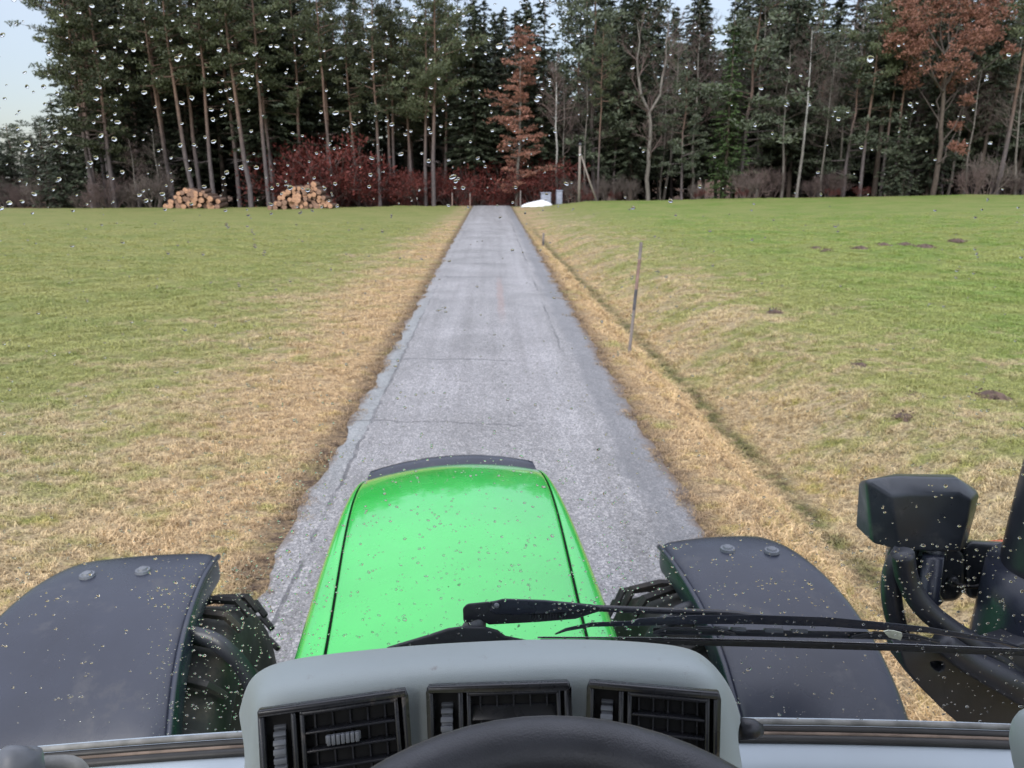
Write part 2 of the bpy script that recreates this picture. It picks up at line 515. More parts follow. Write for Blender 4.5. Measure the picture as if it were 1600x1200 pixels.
def mesh_np(name, verts, faces, mats, smooth=False, midx=None):
    """verts (n,3); faces (m,k) same-length faces or list of arrays"""
    me = bpy.data.meshes.new(name)
    if isinstance(faces, np.ndarray):
        faces = [faces]
    faces = [f for f in faces if len(f)]
    loops = np.concatenate([f.reshape(-1) for f in faces]).astype(np.int32)
    sizes = np.concatenate([np.full(len(f), f.shape[1], np.int32) for f in faces])
    starts = np.concatenate([[0], np.cumsum(sizes)[:-1]]).astype(np.int32)
    me.vertices.add(len(verts))
    me.vertices.foreach_set('co', np.asarray(verts, np.float32).reshape(-1))
    me.loops.add(len(loops))
    me.loops.foreach_set('vertex_index', loops)
    me.polygons.add(len(sizes))
    me.polygons.foreach_set('loop_start', starts)
    try:
        me.polygons.foreach_set('loop_total', sizes)
    except Exception:
        pass
    for m in (mats if isinstance(mats, (list, tuple)) else [mats]):
        me.materials.append(m)
    if midx is not None:
        me.polygons.foreach_set('material_index', np.asarray(midx, np.int32))
    if smooth:
        me.polygons.foreach_set('use_smooth', np.ones(len(sizes), bool))
    me.update()
    me.validate()
    return me


def link(name, me, parent=None):
    o = bpy.data.objects.new(name, me)
    COL.objects.link(o)
    if parent is not None:
        o.parent = parent
    return o


class MB:
    """collects shapes for one mesh object"""

    def __init__(self):
        self.v = []
        self.f = []
        self.m = []
        self.mi = 0

    def add(self, vs, fs):
        b = len(self.v)
        self.v += [tuple(v) for v in vs]
        self.f += [tuple(i + b for i in f) for f in fs]
        self.m += [self.mi] * len(fs)

    def box(self, c, s, rot=None):
        c = Vector(c)
        pts = []
        for x in (-.5, .5):
            for y in (-.5, .5):
                for z in (-.5, .5):
                    p = Vector((x * s[0], y * s[1], z * s[2]))
                    if rot is not None:
                        p = rot @ p
                    pts.append(c + p)
        self.add(pts, [(0, 1, 3, 2), (4, 6, 7, 5), (0, 4, 5, 1), (2, 3, 7, 6), (0, 2, 6, 4), (1, 5, 7, 3)])

    def tube(self, pts, r, n=10, cap=True, squash=None, up=None):
        pts = [Vector(p) for p in pts]
        rs = r if isinstance(r, (list, tuple)) else [r] * len(pts)
        base = len(self.v)
        vs = []
        prev = None
        for i, p in enumerate(pts):
            t = (pts[min(i + 1, len(pts) - 1)] - pts[max(i - 1, 0)]).normalized()
            if prev is None:
                a = up if up is not None else (Vector((0, 0, 1)) if abs(t.z) < 0.9 else Vector((1, 0, 0)))
                u = (Vector(a) - t * t.dot(a)).normalized()
            else:
                u = (prev - t * t.dot(prev)).normalized()
            prev = u
            w = t.cross(u)
            for k in range(n):
                a = 2 * pi * k / n
                ru = rs[i] * (squash if squash else 1)
                vs.append(p + u * cos(a) * ru + w * sin(a) * rs[i])
        fs = []
        for i in range(len(pts) - 1):
            for k in range(n):
                a = i * n + k
                b2 = i * n + (k + 1) % n
                fs.append((a, b2, b2 + n, a + n))
        if cap:
            fs.append(tuple(range(n))[::-1])
            fs.append(tuple((len(pts) - 1) * n + k for k in range(n)))
        self.add(vs, fs)

    def loft(self, rows, closed=False, cap=False):
        n = len(rows[0])
        vs = [p for r in rows for p in r]
        fs = []
        for i in range(len(rows) - 1):
            for k in range(n if closed else n - 1):
                k2 = (k + 1) % n
                fs.append((i * n + k, i * n + k2, (i + 1) * n + k2, (i + 1) * n + k))
        if cap:
            fs.append(tuple(range(n))[::-1])
            fs.append(tuple((len(rows) - 1) * n + k for k in range(n)))
        self.add(vs, fs)

    def poly_prism(self, pts, d):
        """pts: ring of Vectors, d: extrusion vector"""
        n = len(pts)
        d = Vector(d)
        self.add([Vector(p) for p in pts] + [Vector(p) + d for p in pts],
                 [tuple(range(n)), tuple(range(2 * n - 1, n - 1, -1))] + [(i, i + n, (i + 1) % n + n, (i + 1) % n) for i in range(n)])

    def mesh(self, name, mats, smooth=False):
        me = bpy.data.meshes.new(name)
        me.from_pydata(self.v, [], self.f)
        for m in (mats if isinstance(mats, (list, tuple)) else [mats]):
            me.materials.append(m)
        me.polygons.foreach_set('material_index', self.m)
        me.update()
        bm = bmesh.new()
        bm.from_mesh(me)
        bmesh.ops.remove_doubles(bm, verts=bm.verts, dist=1e-5)
        bmesh.ops.recalc_face_normals(bm, faces=bm.faces)
        bm.to_mesh(me)
        bm.free()
        if smooth:
            me.polygons.foreach_set('use_smooth', [True] * len(me.polygons))
        return me

    def build(self, name, mats, parent=None, smooth=False, bevel=0.0, seg=2, subsurf=0, solid=0.0, auto=40):
        me = self.mesh(name, mats, smooth)
        o = link(name, me, parent)
        if solid:
            md = o.modifiers.new('solid', 'SOLIDIFY')
            md.thickness = solid
            md.offset = -1
        if bevel:
            md = o.modifiers.new('bevel', 'BEVEL')
            md.width = bevel
            md.segments = seg
            md.limit_method = 'ANGLE'
            md.angle_limit = radians(35)
            me.polygons.foreach_set('use_smooth', [True] * len(me.polygons))
            md.harden_normals = False
        if subsurf:
            md = o.modifiers.new('subsurf', 'SUBSURF')
            md.levels = subsurf
            md.render_levels = subsurf
            me.polygons.foreach_set('use_smooth', [True] * len(me.polygons))
        return o


def catmull(pts, k=6):
    pts = [Vector(p) for p in pts]
    out = []
    P = [pts[0] * 2 - pts[1]] + pts + [pts[-1] * 2 - pts[-2]]
    for i in range(1, len(P) - 2):
        for j in range(k):
            t = j / k
            a, b, c, d = P[i - 1], P[i], P[i + 1], P[i + 2]
            out.append(0.5 * ((2 * b) + (c - a) * t + (2 * a - 5 * b + 4 * c - d) * t * t + (3 * b - a - 3 * c + d) * t ** 3))
    out.append(pts[-1])
    return out


# ------------------------------------------------------------------ terrain
def sstep(a, b, x):
    t = np.clip((x - a) / (b - a), 0, 1)
    return t * t * (3 - 2 * t)


def hills(x, y, s, seed):
    """cheap smooth value field from sines"""
    return (np.sin(x * 1.7 * s + seed) * np.cos(y * 1.3 * s + seed * 2.1) + 0.6 * np.sin(x * 3.9 * s + y * 2.7 * s + seed * 0.7) + 0.4 * np.cos(y * 6.1 * s - x * 4.7 * s + seed)) / 2.0


def terrain(x, y):
    x = np.asarray(x, float)
    y = np.asarray(y, float)
    h = np.zeros(np.broadcast(x, y).shape)
    yc = np.clip(y, 0, 72)
    xd = 3.08 - np.clip(y - 8, 0, 40) * 0.020
    depth = 0.50 * (1 - sstep(30, 62, y)) + 0.06
    d = x - xd
    prof = np.where(d < 0, sstep(-1.1, -0.05, d) ** 1.2, (1 - sstep(0.0, 2.3, d)) ** 1.3)
    h = h - depth * prof * (x > 1.5)
    h = h + 0.22 * sstep(4.0, 9.0, x) * (yc / 40.0 + 0.25)
    h = h + sstep(9.0, 45.0, x) * 0.45 * (yc / 72.0)
    h = h - 0.14 * sstep(3.0, 30.0, -x) * (yc / 72.0)
    off = sstep(1.7, 2.6, np.abs(x))
    h = h + off * (0.055 * hills(x, y, 0.9, 1.0) + 0.026 * hills(x, y, 3.1, 4.0))
    h = h + sstep(4.5, 8, np.abs(x)) * 0.07 * hills(x, y, 0.16, 2.0)
    side = 0.04 + 0.05 * (1 - sstep(2, 14, x)) * sstep(-60, 0, x)
    h = h - np.clip(y - 69.0, 0, 40) * side
    h = h - 0.02 * (np.abs(x) < 1.5)
    return h


def tz(x, y):
    return float(terrain(x, y))


def grid_axis(breaks):
    a = [breaks[0][0]]
    for (s, e, st) in breaks:
        n = max(1, int(round((e - s) / st)))
        a += list(np.linspace(s, e, n + 1)[1:])
    return np.array(a)


gx = grid_axis([(-700, -120, 60), (-120, -30, 6), (-30, -9, 0.8), (-9, -1.75, 0.14), (-1.75, 1.75, 0.35), (1.75, 9, 0.12), (9, 30, 0.8), (30, 120, 6), (120, 700, 60)])
gy = grid_axis([(-300, -20, 40), (-20, 0, 4), (0, 3, 1), (3, 26, 0.14), (26, 60, 0.6), (60, 80, 0.5), (80, 130, 5), (130, 900, 70)])
X, Y = np.meshgrid(gx, gy)
Z = terrain(X, Y)
V = np.stack([X, Y, Z], -1).reshape(-1, 3)
ny, nx = X.shape
idx = np.arange(nx * ny).reshape(ny, nx)
Q = np.stack([idx[:-1, :-1], idx[:-1, 1:], idx[1:, 1:], idx[1:, :-1]], -1).reshape(-1, 4)
ground = link('ground', mesh_np('ground', V, Q, M['ground'], smooth=True))
tag(ground, kind='structure')

# road sheet, ragged edges, over the same ground
ry = grid_axis([(-12, 3, 0.5), (3, 30, 0.1), (30, 74, 0.4), (74, 96, 2)])
rx = np.linspace(-1, 1, 13)
rv = []
for yy in ry:
    wl = 1.60 + 0.035 * sin(yy * 2.3) + 0.03 * sin(yy * 6.1 + 1) + 0.008 * sin(yy * 17.0) + random.uniform(-.008, .008)
    wr = 1.66 + 0.035 * sin(yy * 1.9 + 2) + 0.03 * sin(yy * 5.3) + 0.008 * sin(yy * 15.0 + 1) + random.uniform(-.008, .008)
    bend = max(0, yy - 66) ** 2 * 0.012
    for t in rx:
        x = t * (wl if t < 0 else wr)
        z = tz(x * 0.9, yy) if abs(t) < 1 else tz(x, yy)
        camber = 0.028 * (1 - t * t) + 0.022
        rv.append((x - bend, yy, -np.clip(yy - 69.0, 0, 40) * 0.09 + camber - 0.002 + (0.0 if abs(t) < 1 else -0.02)))
n = len(rx)
ridx = np.arange(len(rv)).reshape(len(ry), n)
RQ = np.stack([ridx[:-1, :-1], ridx[:-1, 1:], ridx[1:, 1:], ridx[1:, :-1]], -1).reshape(-1, 4)
road = link('road', mesh_np('road', np.array(rv), RQ, M['road'], smooth=True))
tag(road, kind='structure')


# ------------------------------------------------------------------ grass (uncountable: stuff)
def tuft_mesh(name, n, hmax, spread, lean, w):
    vs, fs = [], []
    for i in range(n):
        a = random.uniform(0, 2 * pi)
        r = spread * math.sqrt(random.random())
        bx, by = r * cos(a), r * sin(a)
        la = random.uniform(0, 2 * pi)
        le = lean * random.uniform(0.4, 1.3)
        h = hmax * random.uniform(0.45, 1.0)
        dx, dy = cos(la), sin(la)
        sx, sy = -dy * w, dx * w
        b = len(vs)
        vs += [(bx - sx, by - sy, -0.01), (bx + sx, by + sy, -0.01),
               (bx + dx * le * h * 0.4 - sx * .9, by + dy * le * h * 0.4 - sy * .9, h * 0.6), (bx + dx * le * h * 0.4 + sx * .9, by + dy * le * h * 0.4 + sy * .9, h * 0.6),
               (bx + dx * le * h * 1.1, by + dy * le * h * 1.1, h * (0.95 - 0.25 * le))]
        fs += [(b, b + 1, b + 3, b + 2), (b + 2, b + 3, b + 4)]
    me = bpy.data.meshes.new(name)
    me.from_pydata(vs, [], fs)
    me.materials.append(M['blade'])
    return me


def build_grass():
    hidden = bpy.data.collections.new('grass_tufts')
    for k in range(5):
        me = tuft_mesh('grass_tuft', 34, random.uniform(0.03, 0.05), 0.075, random.uniform(1.0, 2.2), 0.0022)
        hidden.objects.link(bpy.data.objects.new('grass_tuft', me))
    # candidate points, density thinning with distance
    pts = []
    rots = []
    sc = []
    for (x0, x1, y0, y1, dens, s) in ((-5, 6.5, 3.0, 12, 150, 1.0), (-11, -5, 4, 12, 110, 1.05), (6.5, 12, 5, 12, 110, 1.05), (-14, 15, 12, 20, 70, 1.3), (-32, 34, 20, 50, 34, 1.5)):
        n = int((x1 - x0) * (y1 - y0) * dens)
        x = rng.uniform(x0, x1, n)
        y = rng.uniform(y0, y1, n)
        keep = (np.abs(x) > 1.56 + 0.1 * np.sin(y * 5) + rng.uniform(-0.05, 0.25, n))
        keep &= np.abs(x) < (0.72 * y + 1.2)
        keep &= rng.uniform(0, 1, n) < np.clip(1.0 - (y - 16.0) / 32.0, 0, 1)
        x, y = x[keep], y[keep]
        e = 0.15
        clump = 0.6 + 0.8 * np.clip(hills(x, y, 2.2, 9.0) * 0.5 + 0.5, 0, 1)
        z = terrain(x, y)
        pts.append(np.stack([x, y, z], -1))
        gxn = (terrain(x + e, y) - z) / e
        gyn = (terrain(x, y + e) - z) / e
        rots.append(np.stack([np.arctan(gyn), -np.arctan(gxn), rng.uniform(0, 2 * pi, len(x))], -1))
        sc.append(s * clump * rng.uniform(0.7, 1.25, len(x)))
    P = np.concatenate(pts)
    R = np.concatenate(rots)
    S = np.concatenate(sc)
    me = bpy.data.meshes.new('grass')
    me.vertices.add(len(P))
    me.vertices.foreach_set('co', P.astype(np.float32).reshape(-1))
    a = me.attributes.new('rot', 'FLOAT_VECTOR', 'POINT')
    a.data.foreach_set('vector', R.astype(np.float32).reshape(-1))
    a = me.attributes.new('size', 'FLOAT', 'POINT')
    a.data.foreach_set('value', S.astype(np.float32))
    o = link('grass', me)
    tag(o, kind='stuff')
    o['label'] = 'short matted tan and green winter grass on both sides of the road'
    o['category'] = 'grass'
    ng = bpy.data.node_groups.new('grass_scatter', 'GeometryNodeTree')
    ng.interface.new_socket('Geometry', in_out='INPUT', socket_type='NodeSocketGeometry')
    ng.interface.new_socket('Geometry', in_out='OUTPUT', socket_type='NodeSocketGeometry')
    gi = ng.nodes.new('NodeGroupInput')
    go = ng.nodes.new('NodeGroupOutput')
    ci = ng.nodes.new('GeometryNodeCollectionInfo')
    ci.inputs['Collection'].default_value = hidden
    ci.inputs['Separate Children'].default_value = True
    ci.inputs['Reset Children'].default_value = True
    ip = ng.nodes.new('GeometryNodeInstanceOnPoints')
    ip.inputs['Pick Instance'].default_value = True
    ar = ng.nodes.new('GeometryNodeInputNamedAttribute')
    ar.data_type = 'FLOAT_VECTOR'
    ar.inputs['Name'].default_value = 'rot'
    az = ng.nodes.new('GeometryNodeInputNamedAttribute')
    az.data_type = 'FLOAT'
    az.inputs['Name'].default_value = 'size'
    ng.links.new(gi.outputs[0], ip.inputs['Points'])
    ng.links.new(ci.outputs[0], ip.inputs['Instance'])
    e2r = ng.nodes.new('FunctionNodeEulerToRotation')
    ng.links.new(ar.outputs['Attribute'], e2r.inputs[0])
    ng.links.new(e2r.outputs[0], ip.inputs['Rotation'])
    ng.links.new(az.outputs['Attribute'], ip.inputs['Scale'])
    ng.links.new(ip.outputs[0], go.inputs[0])
    md = o.modifiers.new('scatter', 'NODES')
    md.node_group = ng


build_grass()


# ------------------------------------------------------------------ trees
def unit(v):
    return v / (np.linalg.norm(v, axis=-1, keepdims=True) + 1e-9)


def leaf_quads(c, d, u, ln, wd):
    """quads centred c, long axis d, side axis u"""
    d = unit(d)
    u = unit(np.cross(d, u))
    ln = np.asarray(ln).reshape(-1, 1)
    wd = np.asarray(wd).reshape(-1, 1)
    a = c - d * ln * 0.5
    b = c + d * ln * 0.5
    m = c + d * ln * 0.05
    V = np.stack([a, m - u * wd * 0.5, b, m + u * wd * 0.5], 1).reshape(-1, 3)
    Fq = np.arange(len(c) * 4).reshape(-1, 4)
    return V, Fq


class Skel:
    def __init__(self):
        self.v, self.f, self.n = [], [], 0

    def tube(self, pts, rs, n=5):
        pts = np.asarray(pts, float)
        k = len(pts)
        t = np.gradient(pts, axis=0)
        t = unit(t)
        ref = np.array([1.0, 0, 0]) if abs(t[0][2]) > 0.8 else np.array([0, 0, 1.0])
        u = unit(np.cross(t, ref))
        w = np.cross(t, u)
        a = np.linspace(0, 2 * pi, n, endpoint=False)
        ring = (u[:, None, :] * np.cos(a)[None, :, None] + w[:, None, :] * np.sin(a)[None, :, None]) * np.asarray(rs)[:, None, None] + pts[:, None, :]
        self.v.append(ring.reshape(-1, 3))
        i = np.arange(k - 1)[:, None] * n
        j = np.arange(n)[None, :]
        j2 = (j + 1) % n
        q = np.stack([i + j, i + j2, i + n + j2, i + n + j], -1).reshape(-1, 4) + self.n
        self.f.append(q)
        self.n += k * n

    def mesh(self, name, mat):
        return mesh_np(name, np.concatenate(self.v), np.concatenate(self.f), mat, smooth=True)


def wavy(p0, p1, k, amp):
    t = np.linspace(0, 1, k)[:, None]
    p = np.asarray(p0) * (1 - t) + np.asarray(p1) * t
    off = np.cumsum(rng.normal(0, amp, (k, 3)), 0)
    off -= t * off[-1]
    off[:, 2] *= 0.2
    return p + off


def spruce_meshes(h, rmax, z0, mat, bark, dens=1.0, leafs=0.30):
    sk = Skel()
    tr = wavy((0, 0, -0.3), (rng.normal(0, .15), rng.normal(0, .15), h), 8, 0.03)
    sk.tube(tr, np.linspace(h * 0.0115, 0.02, 8), 7)
    trunk = sk.mesh('trunk', bark)
    bs = Skel()
    cs, ds, us, ls, ws = [], [], [], [], []
    z = z0
    while z < h - 0.1:
        f = (z - z0) / (h - z0)
        R = rmax * (1 - f) ** 0.72 * (0.55 + 0.45 * min(1, f * 5)) + 0.12
        nb = max(4, int(7 * dens * (1 - f * 0.4)))
        a0 = rng.uniform(0, 2 * pi)
        for k in range(nb):
            a = a0 + 2 * pi * k / nb + rng.normal(0, 0.25)
            r = R * rng.uniform(0.62, 1.18)
            zz = z + rng.normal(0, 0.12)
            droop = rng.uniform(0.18, 0.5) * (1.1 - f)
            out = np.array([cos(a), sin(a), 0])
            side = np.array([-sin(a), cos(a), 0])
            m = max(4, int(r / 0.17 * dens))
            t = (np.arange(m) + rng.uniform(0, 1, m)) / m
            t = t[t > 0.12]
            if len(t) == 0:
                continue
            p = out[None] * (t * r)[:, None] + np.array([0, 0, zz])[None] + np.array([0, 0, 1.0])[None] * (-droop * r * t ** 1.0 + 0.28 * droop * r * t ** 3)[:, None]
            if r > 0.9:
                q = np.array([[0, 0, zz], out * r * 0.5 + [0, 0, zz - droop * r * .42], out * r * .93 + [0, 0, zz - droop * r * .72]])
                bs.tube(q, [0.03, 0.02, 0.008], 3)
            for sgn in (-1, 1, 0):
                jit = rng.normal(0, 0.5, (len(t), 3))
                d = out[None] * 0.8 + side[None] * (sgn * 0.9) + jit * 0.5 + np.array([0, 0, -0.35])[None]
                wid = 0.32 * (1 - t * 0.55)
                c = p + side[None] * (sgn * wid * r * 0.28 * rng.uniform(0.2, 1.3, len(t)))[:, None] + rng.normal(0, 0.05, (len(t), 3))
                cs.append(c); ds.append(d)
                us.append(rng.normal(0, 0.6, (len(t), 3)) + np.array([0, 0, 1.0]))
                ls.append(leafs * rng.uniform(0.7, 1.5, len(t)))
                ws.append(leafs * 0.42 * rng.uniform(0.7, 1.4, len(t)))
        z += 0.34 * rng.uniform(0.8, 1.2) / dens
    Vv, Ff = leaf_quads(np.concatenate(cs), np.concatenate(ds), np.concatenate(us), np.concatenate(ls), np.concatenate(ws))
    bsv = np.concatenate(bs.v); bsf = np.concatenate(bs.f)
    me = mesh_np('crown', np.concatenate([Vv, bsv]), np.concatenate([Ff, bsf + len(Vv)]), [mat, bark], midx=[0] * len(Ff) + [1] * len(bsf))
    return trunk, me


def clump(c, r, flat, n, size, out):
    """needle clump: quads within a flattened ball"""
    p = unit(rng.normal(0, 1, (n, 3))) * (rng.uniform(0.15, 1, n) ** 0.5)[:, None]
    d = p + rng.normal(0, 0.5, (n, 3)) + np.array([0, 0, 0.35])
    out[0].append(np.asarray(c)[None] + p * np.array([r, r, r * flat]))
    out[1].append(d)
    out[2].append(rng.normal(0, 1, (n, 3)))
    out[3].append(size * rng.uniform(0.7, 1.4, n))
    out[4].append(size * 0.36 * rng.uniform(0.7, 1.4, n))


def pine_meshes(h, base, rc, mat, bark, lean=0.0, n_br=34, thick=1.0, stubs=8):
    sk = Skel()
    top = np.array([lean * h, rng.normal(0, .3), h])
    tr = wavy((0, 0, -0.3), top, 10, 0.07)
    sk.tube(tr, np.linspace(h * 0.0105 * thick, 0.03, 10), 8)
    bs = Skel()
    o = [[], [], [], [], []]
    for k in range(n_br):
        f = (k + rng.uniform(0, 1)) / n_br
        z = h * (base + (1 - base) * f)
        i = min(8, int(z / h * 9))
        tt = z / h * 9 - i
        p0 = tr[i] * (1 - tt) + tr[i + 1] * tt
        a = rng.uniform(0, 2 * pi)
        prof = (0.45 + 0.9 * math.sin(min(1, f * 1.15 + 0.15) * pi * 0.92)) * rc * rng.uniform(0.5, 1.15)
        rise = rng.uniform(-0.1, 0.35) + f * 0.35
        out = np.array([cos(a), sin(a), rise])
        p1 = p0 + out * prof
        q = wavy(p0, p1, 4, 0.08)
        bs.tube(q, [0.05 * (1.2 - f), 0.04 * (1.2 - f), 0.02, 0.01], 4)
        m = max(2, int(prof * 2.0))
        for j in range(m):
            t = 0.35 + 0.65 * (j + rng.uniform(0, 1)) / m
            c = p0 + (p1 - p0) * t + rng.normal(0, 0.22, 3) * [1, 1, .5]
            clump(c, rng.uniform(0.4, 0.72), 0.42, int(rng.uniform(26, 44)), 0.26, o)
    for k in range(stubs):
        z = h * rng.uniform(base * 0.45, base)
        i = min(8, int(z / h * 9))
        p0 = tr[i]
        a = rng.uniform(0, 2 * pi)
        l = rng.uniform(0.4, 1.8)
        bs.tube(wavy(p0, p0 + np.array([cos(a) * l, sin(a) * l, rng.uniform(-.3, .2)]), 4, 0.05), [0.025, 0.02, 0.012, 0.004], 3)
    trunk = sk.mesh('trunk', bark)
    Vv, Ff = leaf_quads(*[np.concatenate(x) for x in o])
    bsv = np.concatenate(bs.v); bsf = np.concatenate(bs.f)
    me = mesh_np('crown', np.concatenate([Vv, bsv]), np.concatenate([Ff, bsf + len(Vv)]), [mat, bark], midx=[0] * len(Ff) + [1] * len(bsf))
    return trunk, me


def grow(sk, p, d, length, r, level, maxl, tips, spread=0.6, up=0.25, kids=(3, 5)):
    k = 5 if level == 0 else 4
    q = [np.asarray(p, float)]
    dd = unit(np.asarray(d, float))
    for i in range(k - 1):
        dd = unit(dd + rng.normal(0, 0.10 + 0.05 * level, 3) + np.array([0, 0, up * 0.12]))
        q.append(q[-1] + dd * length / (k - 1))
    q = np.array(q)
    rs = np.linspace(r, r * (0.55 if level < maxl else 0.25), k)
    sk.tube(q, rs, 7 if level == 0 else (4 if level == 1 else 3))
    if level >= maxl:
        tips.append(q[-1]); tips.append(q[k // 2])
        return
    nk = rng.integers(kids[0], kids[1] + 1)
    for j in range(nk):
        t = rng.uniform(0.35, 1.0) if level else rng.uniform(0.45, 1.0)
        i = min(k - 2, int(t * (k - 1)))
        p0 = q[i] + (q[i + 1] - q[i]) * (t * (k - 1) - i)
        a = rng.normal(0, 1, 3)
        a -= dd * a.dot(dd)
        nd = unit(dd * (1 - spread * 0.5) + unit(a) * spread + np.array([0, 0, up]))
        grow(sk, p0, nd, length * rng.uniform(0.5, 0.72), max(0.009, r * (1 - t * 0.4) * 0.5), level + 1, maxl, tips, spread, up, kids)


def bare_meshes(h, r, bark, twig, lean=0.0, fork=False, maxl=4, clear=0.42, kids=(4, 6), spread=0.55, up=0.3):
    sk = Skel()
    tips = []
    tr = wavy((0, 0, -0.3), (lean * h, rng.normal(0, .3), h * (0.5 if fork else 0.92)), 8, 0.10)
    sk.tube(tr, np.linspace(r, r * (0.75 if fork else 0.15), 8), 8)
    cr = Skel()
    if fork:
        for s in (-1, 1):
            q = wavy(tr[-1], tr[-1] + np.array([s * h * 0.085, 0.2 * s, h * 0.48]), 6, 0.12)
            q[1:4, 0] += s * 0.25
            sk.tube(q, np.linspace(r * 0.72, 0.03, 6), 6)
            for i in range(14):
                t = rng.uniform(0.1, 1)
                p0 = q[min(4, int(t * 5))]
                grow(cr, p0, (s * rng.uniform(-.3, 1), rng.normal(0, .5), 0.9), h * 0.13, 0.03, 1, maxl - 1, tips, spread, up, (3, 4))
    n = 26 if not fork else 8
    for i in range(n):
        f = clear + (1 - clear) * (i + rng.uniform(0, 1)) / n
        j = min(6, int(f * 7))
        p0 = tr[j] + (tr[j + 1] - tr[j]) * (f * 7 - j) if j < 7 else tr[-1]
        a = rng.uniform(0, 2 * pi)
        grow(cr, p0, (cos(a), sin(a), rng.uniform(0.35, 1.1)), h * 0.20 * (1.25 - f), r * 0.28 * (1.2 - f) + 0.012, 2, maxl, tips, spread, up, kids)
    return sk.mesh('trunk', bark), cr, tips


def leafed(cr, tips, barkm, leafm, n_per, size, flat=0.4, rad=0.5):
    o = [[], [], [], [], []]
    for t in tips:
        clump(t, rad * rng.uniform(0.5, 1.2), flat, n_per, size, o)
    Vv, Ff = leaf_quads(*[np.concatenate(x) for x in o])
    Vv2 = Vv
    bsv = np.concatenate(cr.v); bsf = np.concatenate(cr.f)
    return mesh_np('crown', np.concatenate([Vv2, bsv]), np.concatenate([Ff, bsf + len(Vv2)]), [leafm, barkm], midx=[0] * len(Ff) + [1] * len(bsf))


K = {}
K['spruce'] = [spruce_meshes(18, 3.3, 0.9, M['spruce'], M['sprucebark'], 1.0, 0.36), spruce_meshes(18, 3.0, 2.5, M['spruce'], M['sprucebark'], 1.0, 0.36), spruce_meshes(18, 3.5, 4.5, M['spruce'], M['sprucebark'], 1.0, 0.36), spruce_meshes(18, 2.8, 6.5, M['spruce'], M['sprucebark'], 1.0, 0.36)]
K['young'] = [spruce_meshes(7, 2.0, 0.2, M['spruce'], M['sprucebark'], 1.25, 0.24), spruce_meshes(6, 1.6, 0.15, M['pine_pale'], M['sprucebark'], 1.1, 0.24)]
K['ivy'] = [spruce_meshes(14, 1.7, 0.6, M['spruce_green'], M['sprucebark'], 1.15, 0.24)]
K['pine'] = [pine_meshes(18, 0.50, 2.5, M['pine'], M['pinebark'], -0.03), pine_meshes(18, 0.58, 2.2, M['pine'], M['pinebark'], 0.0), pine_meshes(18, 0.42, 2.8, M['pine'], M['pinebark'], 0.03), pine_meshes(18, 0.62, 1.9, M['pine'], M['pinebark'], 0.05, 26)]
K['fullpine'] = [pine_meshes(18, 0.26, 3.1, M['pine'], M['pinebark'], -0.02, 62), pine_meshes(18, 0.2, 2.7, M['pine'], M['pinebark'], 0.0, 64)]
K['palepine'] = [pine_meshes(12, 0.12, 2.4, M['pine_pale'], M['pinebark'], 0.0, 44), pine_meshes(12, 0.2, 2.1, M['pine_pale'], M['pinebark'], 0.02, 38)]
K['bare'] = []
for ln, fk, tw in ((0.0, False, 'twig'), (0.03, False, 'twig_red'), (-0.02, False, 'twig')):
    t_, c_, _tips = bare_meshes(14, 0.13, M['greybark'], M[tw], ln, fk)
    K['bare'].append((t_, c_.mesh('crown', M[tw])))
t_, c_, _tips = bare_meshes(14, 0.17, M['greybark'], M['twig'], 0.0, True)
K['forked'] = [(t_, c_.mesh('crown', M['twig_red']))]
t_, c_, _tips = bare_meshes(14, 0.14, M['birchbark'], M['twig_red'], -0.01, False, clear=0.55)
K['birch'] = [(t_, c_.mesh('crown', M['twig_red']))]
K['shrub'] = []
for tw in ('twig', 'twig_red'):
    c_ = Skel(); tips = []
    for i in range(16):
        a = rng.uniform(0, 2 * pi)
        grow(c_, (cos(a) * .35, sin(a) * .35, -0.1), (cos(a) * .5, sin(a) * .5, 1.0), 1.7, 0.03, 1, 4, tips, 0.5, 0.2, (3, 5))
    K['shrub'].append(c_.mesh('twigs', M[tw]))
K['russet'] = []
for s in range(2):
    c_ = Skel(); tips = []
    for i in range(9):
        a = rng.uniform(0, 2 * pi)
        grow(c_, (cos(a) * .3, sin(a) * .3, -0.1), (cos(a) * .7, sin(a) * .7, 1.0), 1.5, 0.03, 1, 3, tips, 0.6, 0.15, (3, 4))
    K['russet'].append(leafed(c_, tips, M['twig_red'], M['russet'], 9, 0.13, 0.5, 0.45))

REF_H = {'spruce': 18, 'pine': 18, 'fullpine': 18, 'palepine': 12, 'bare': 14, 'forked': 14, 'birch': 14, 'young': 6.5, 'ivy': 14}
NAME = {'spruce': 'spruce_tree', 'pine': 'pine_tree', 'fullpine': 'pine_tree', 'palepine': 'pine_tree', 'bare': 'bare_tree', 'forked': 'bare_tree', 'birch': 'birch_tree', 'young': 'young_spruce', 'ivy': 'spruce_tree'}
CAT = {'spruce': 'spruce tree', 'pine': 'pine tree', 'fullpine': 'pine tree', 'palepine': 'pine tree', 'bare': 'bare tree', 'forked': 'bare tree', 'birch': 'birch tree', 'young': 'young spruce', 'ivy': 'spruce tree'}


def tree(kind, v, pos, h, label, group=None, rz=None, wide=1.0):
    tm, cm = K[kind][v % len(K[kind])]
    s = h / REF_H[kind]
    if rz is None:
        rz = random.uniform(0, 2 * pi)
    o = empty(NAME[kind], (pos[0], pos[1], tz(pos[0], pos[1])), label, CAT[kind], group, (0, 0, rz), (s * wide, s * wide, s))
    link('trunk', tm, o)
    link('crown', cm, o)
    return o


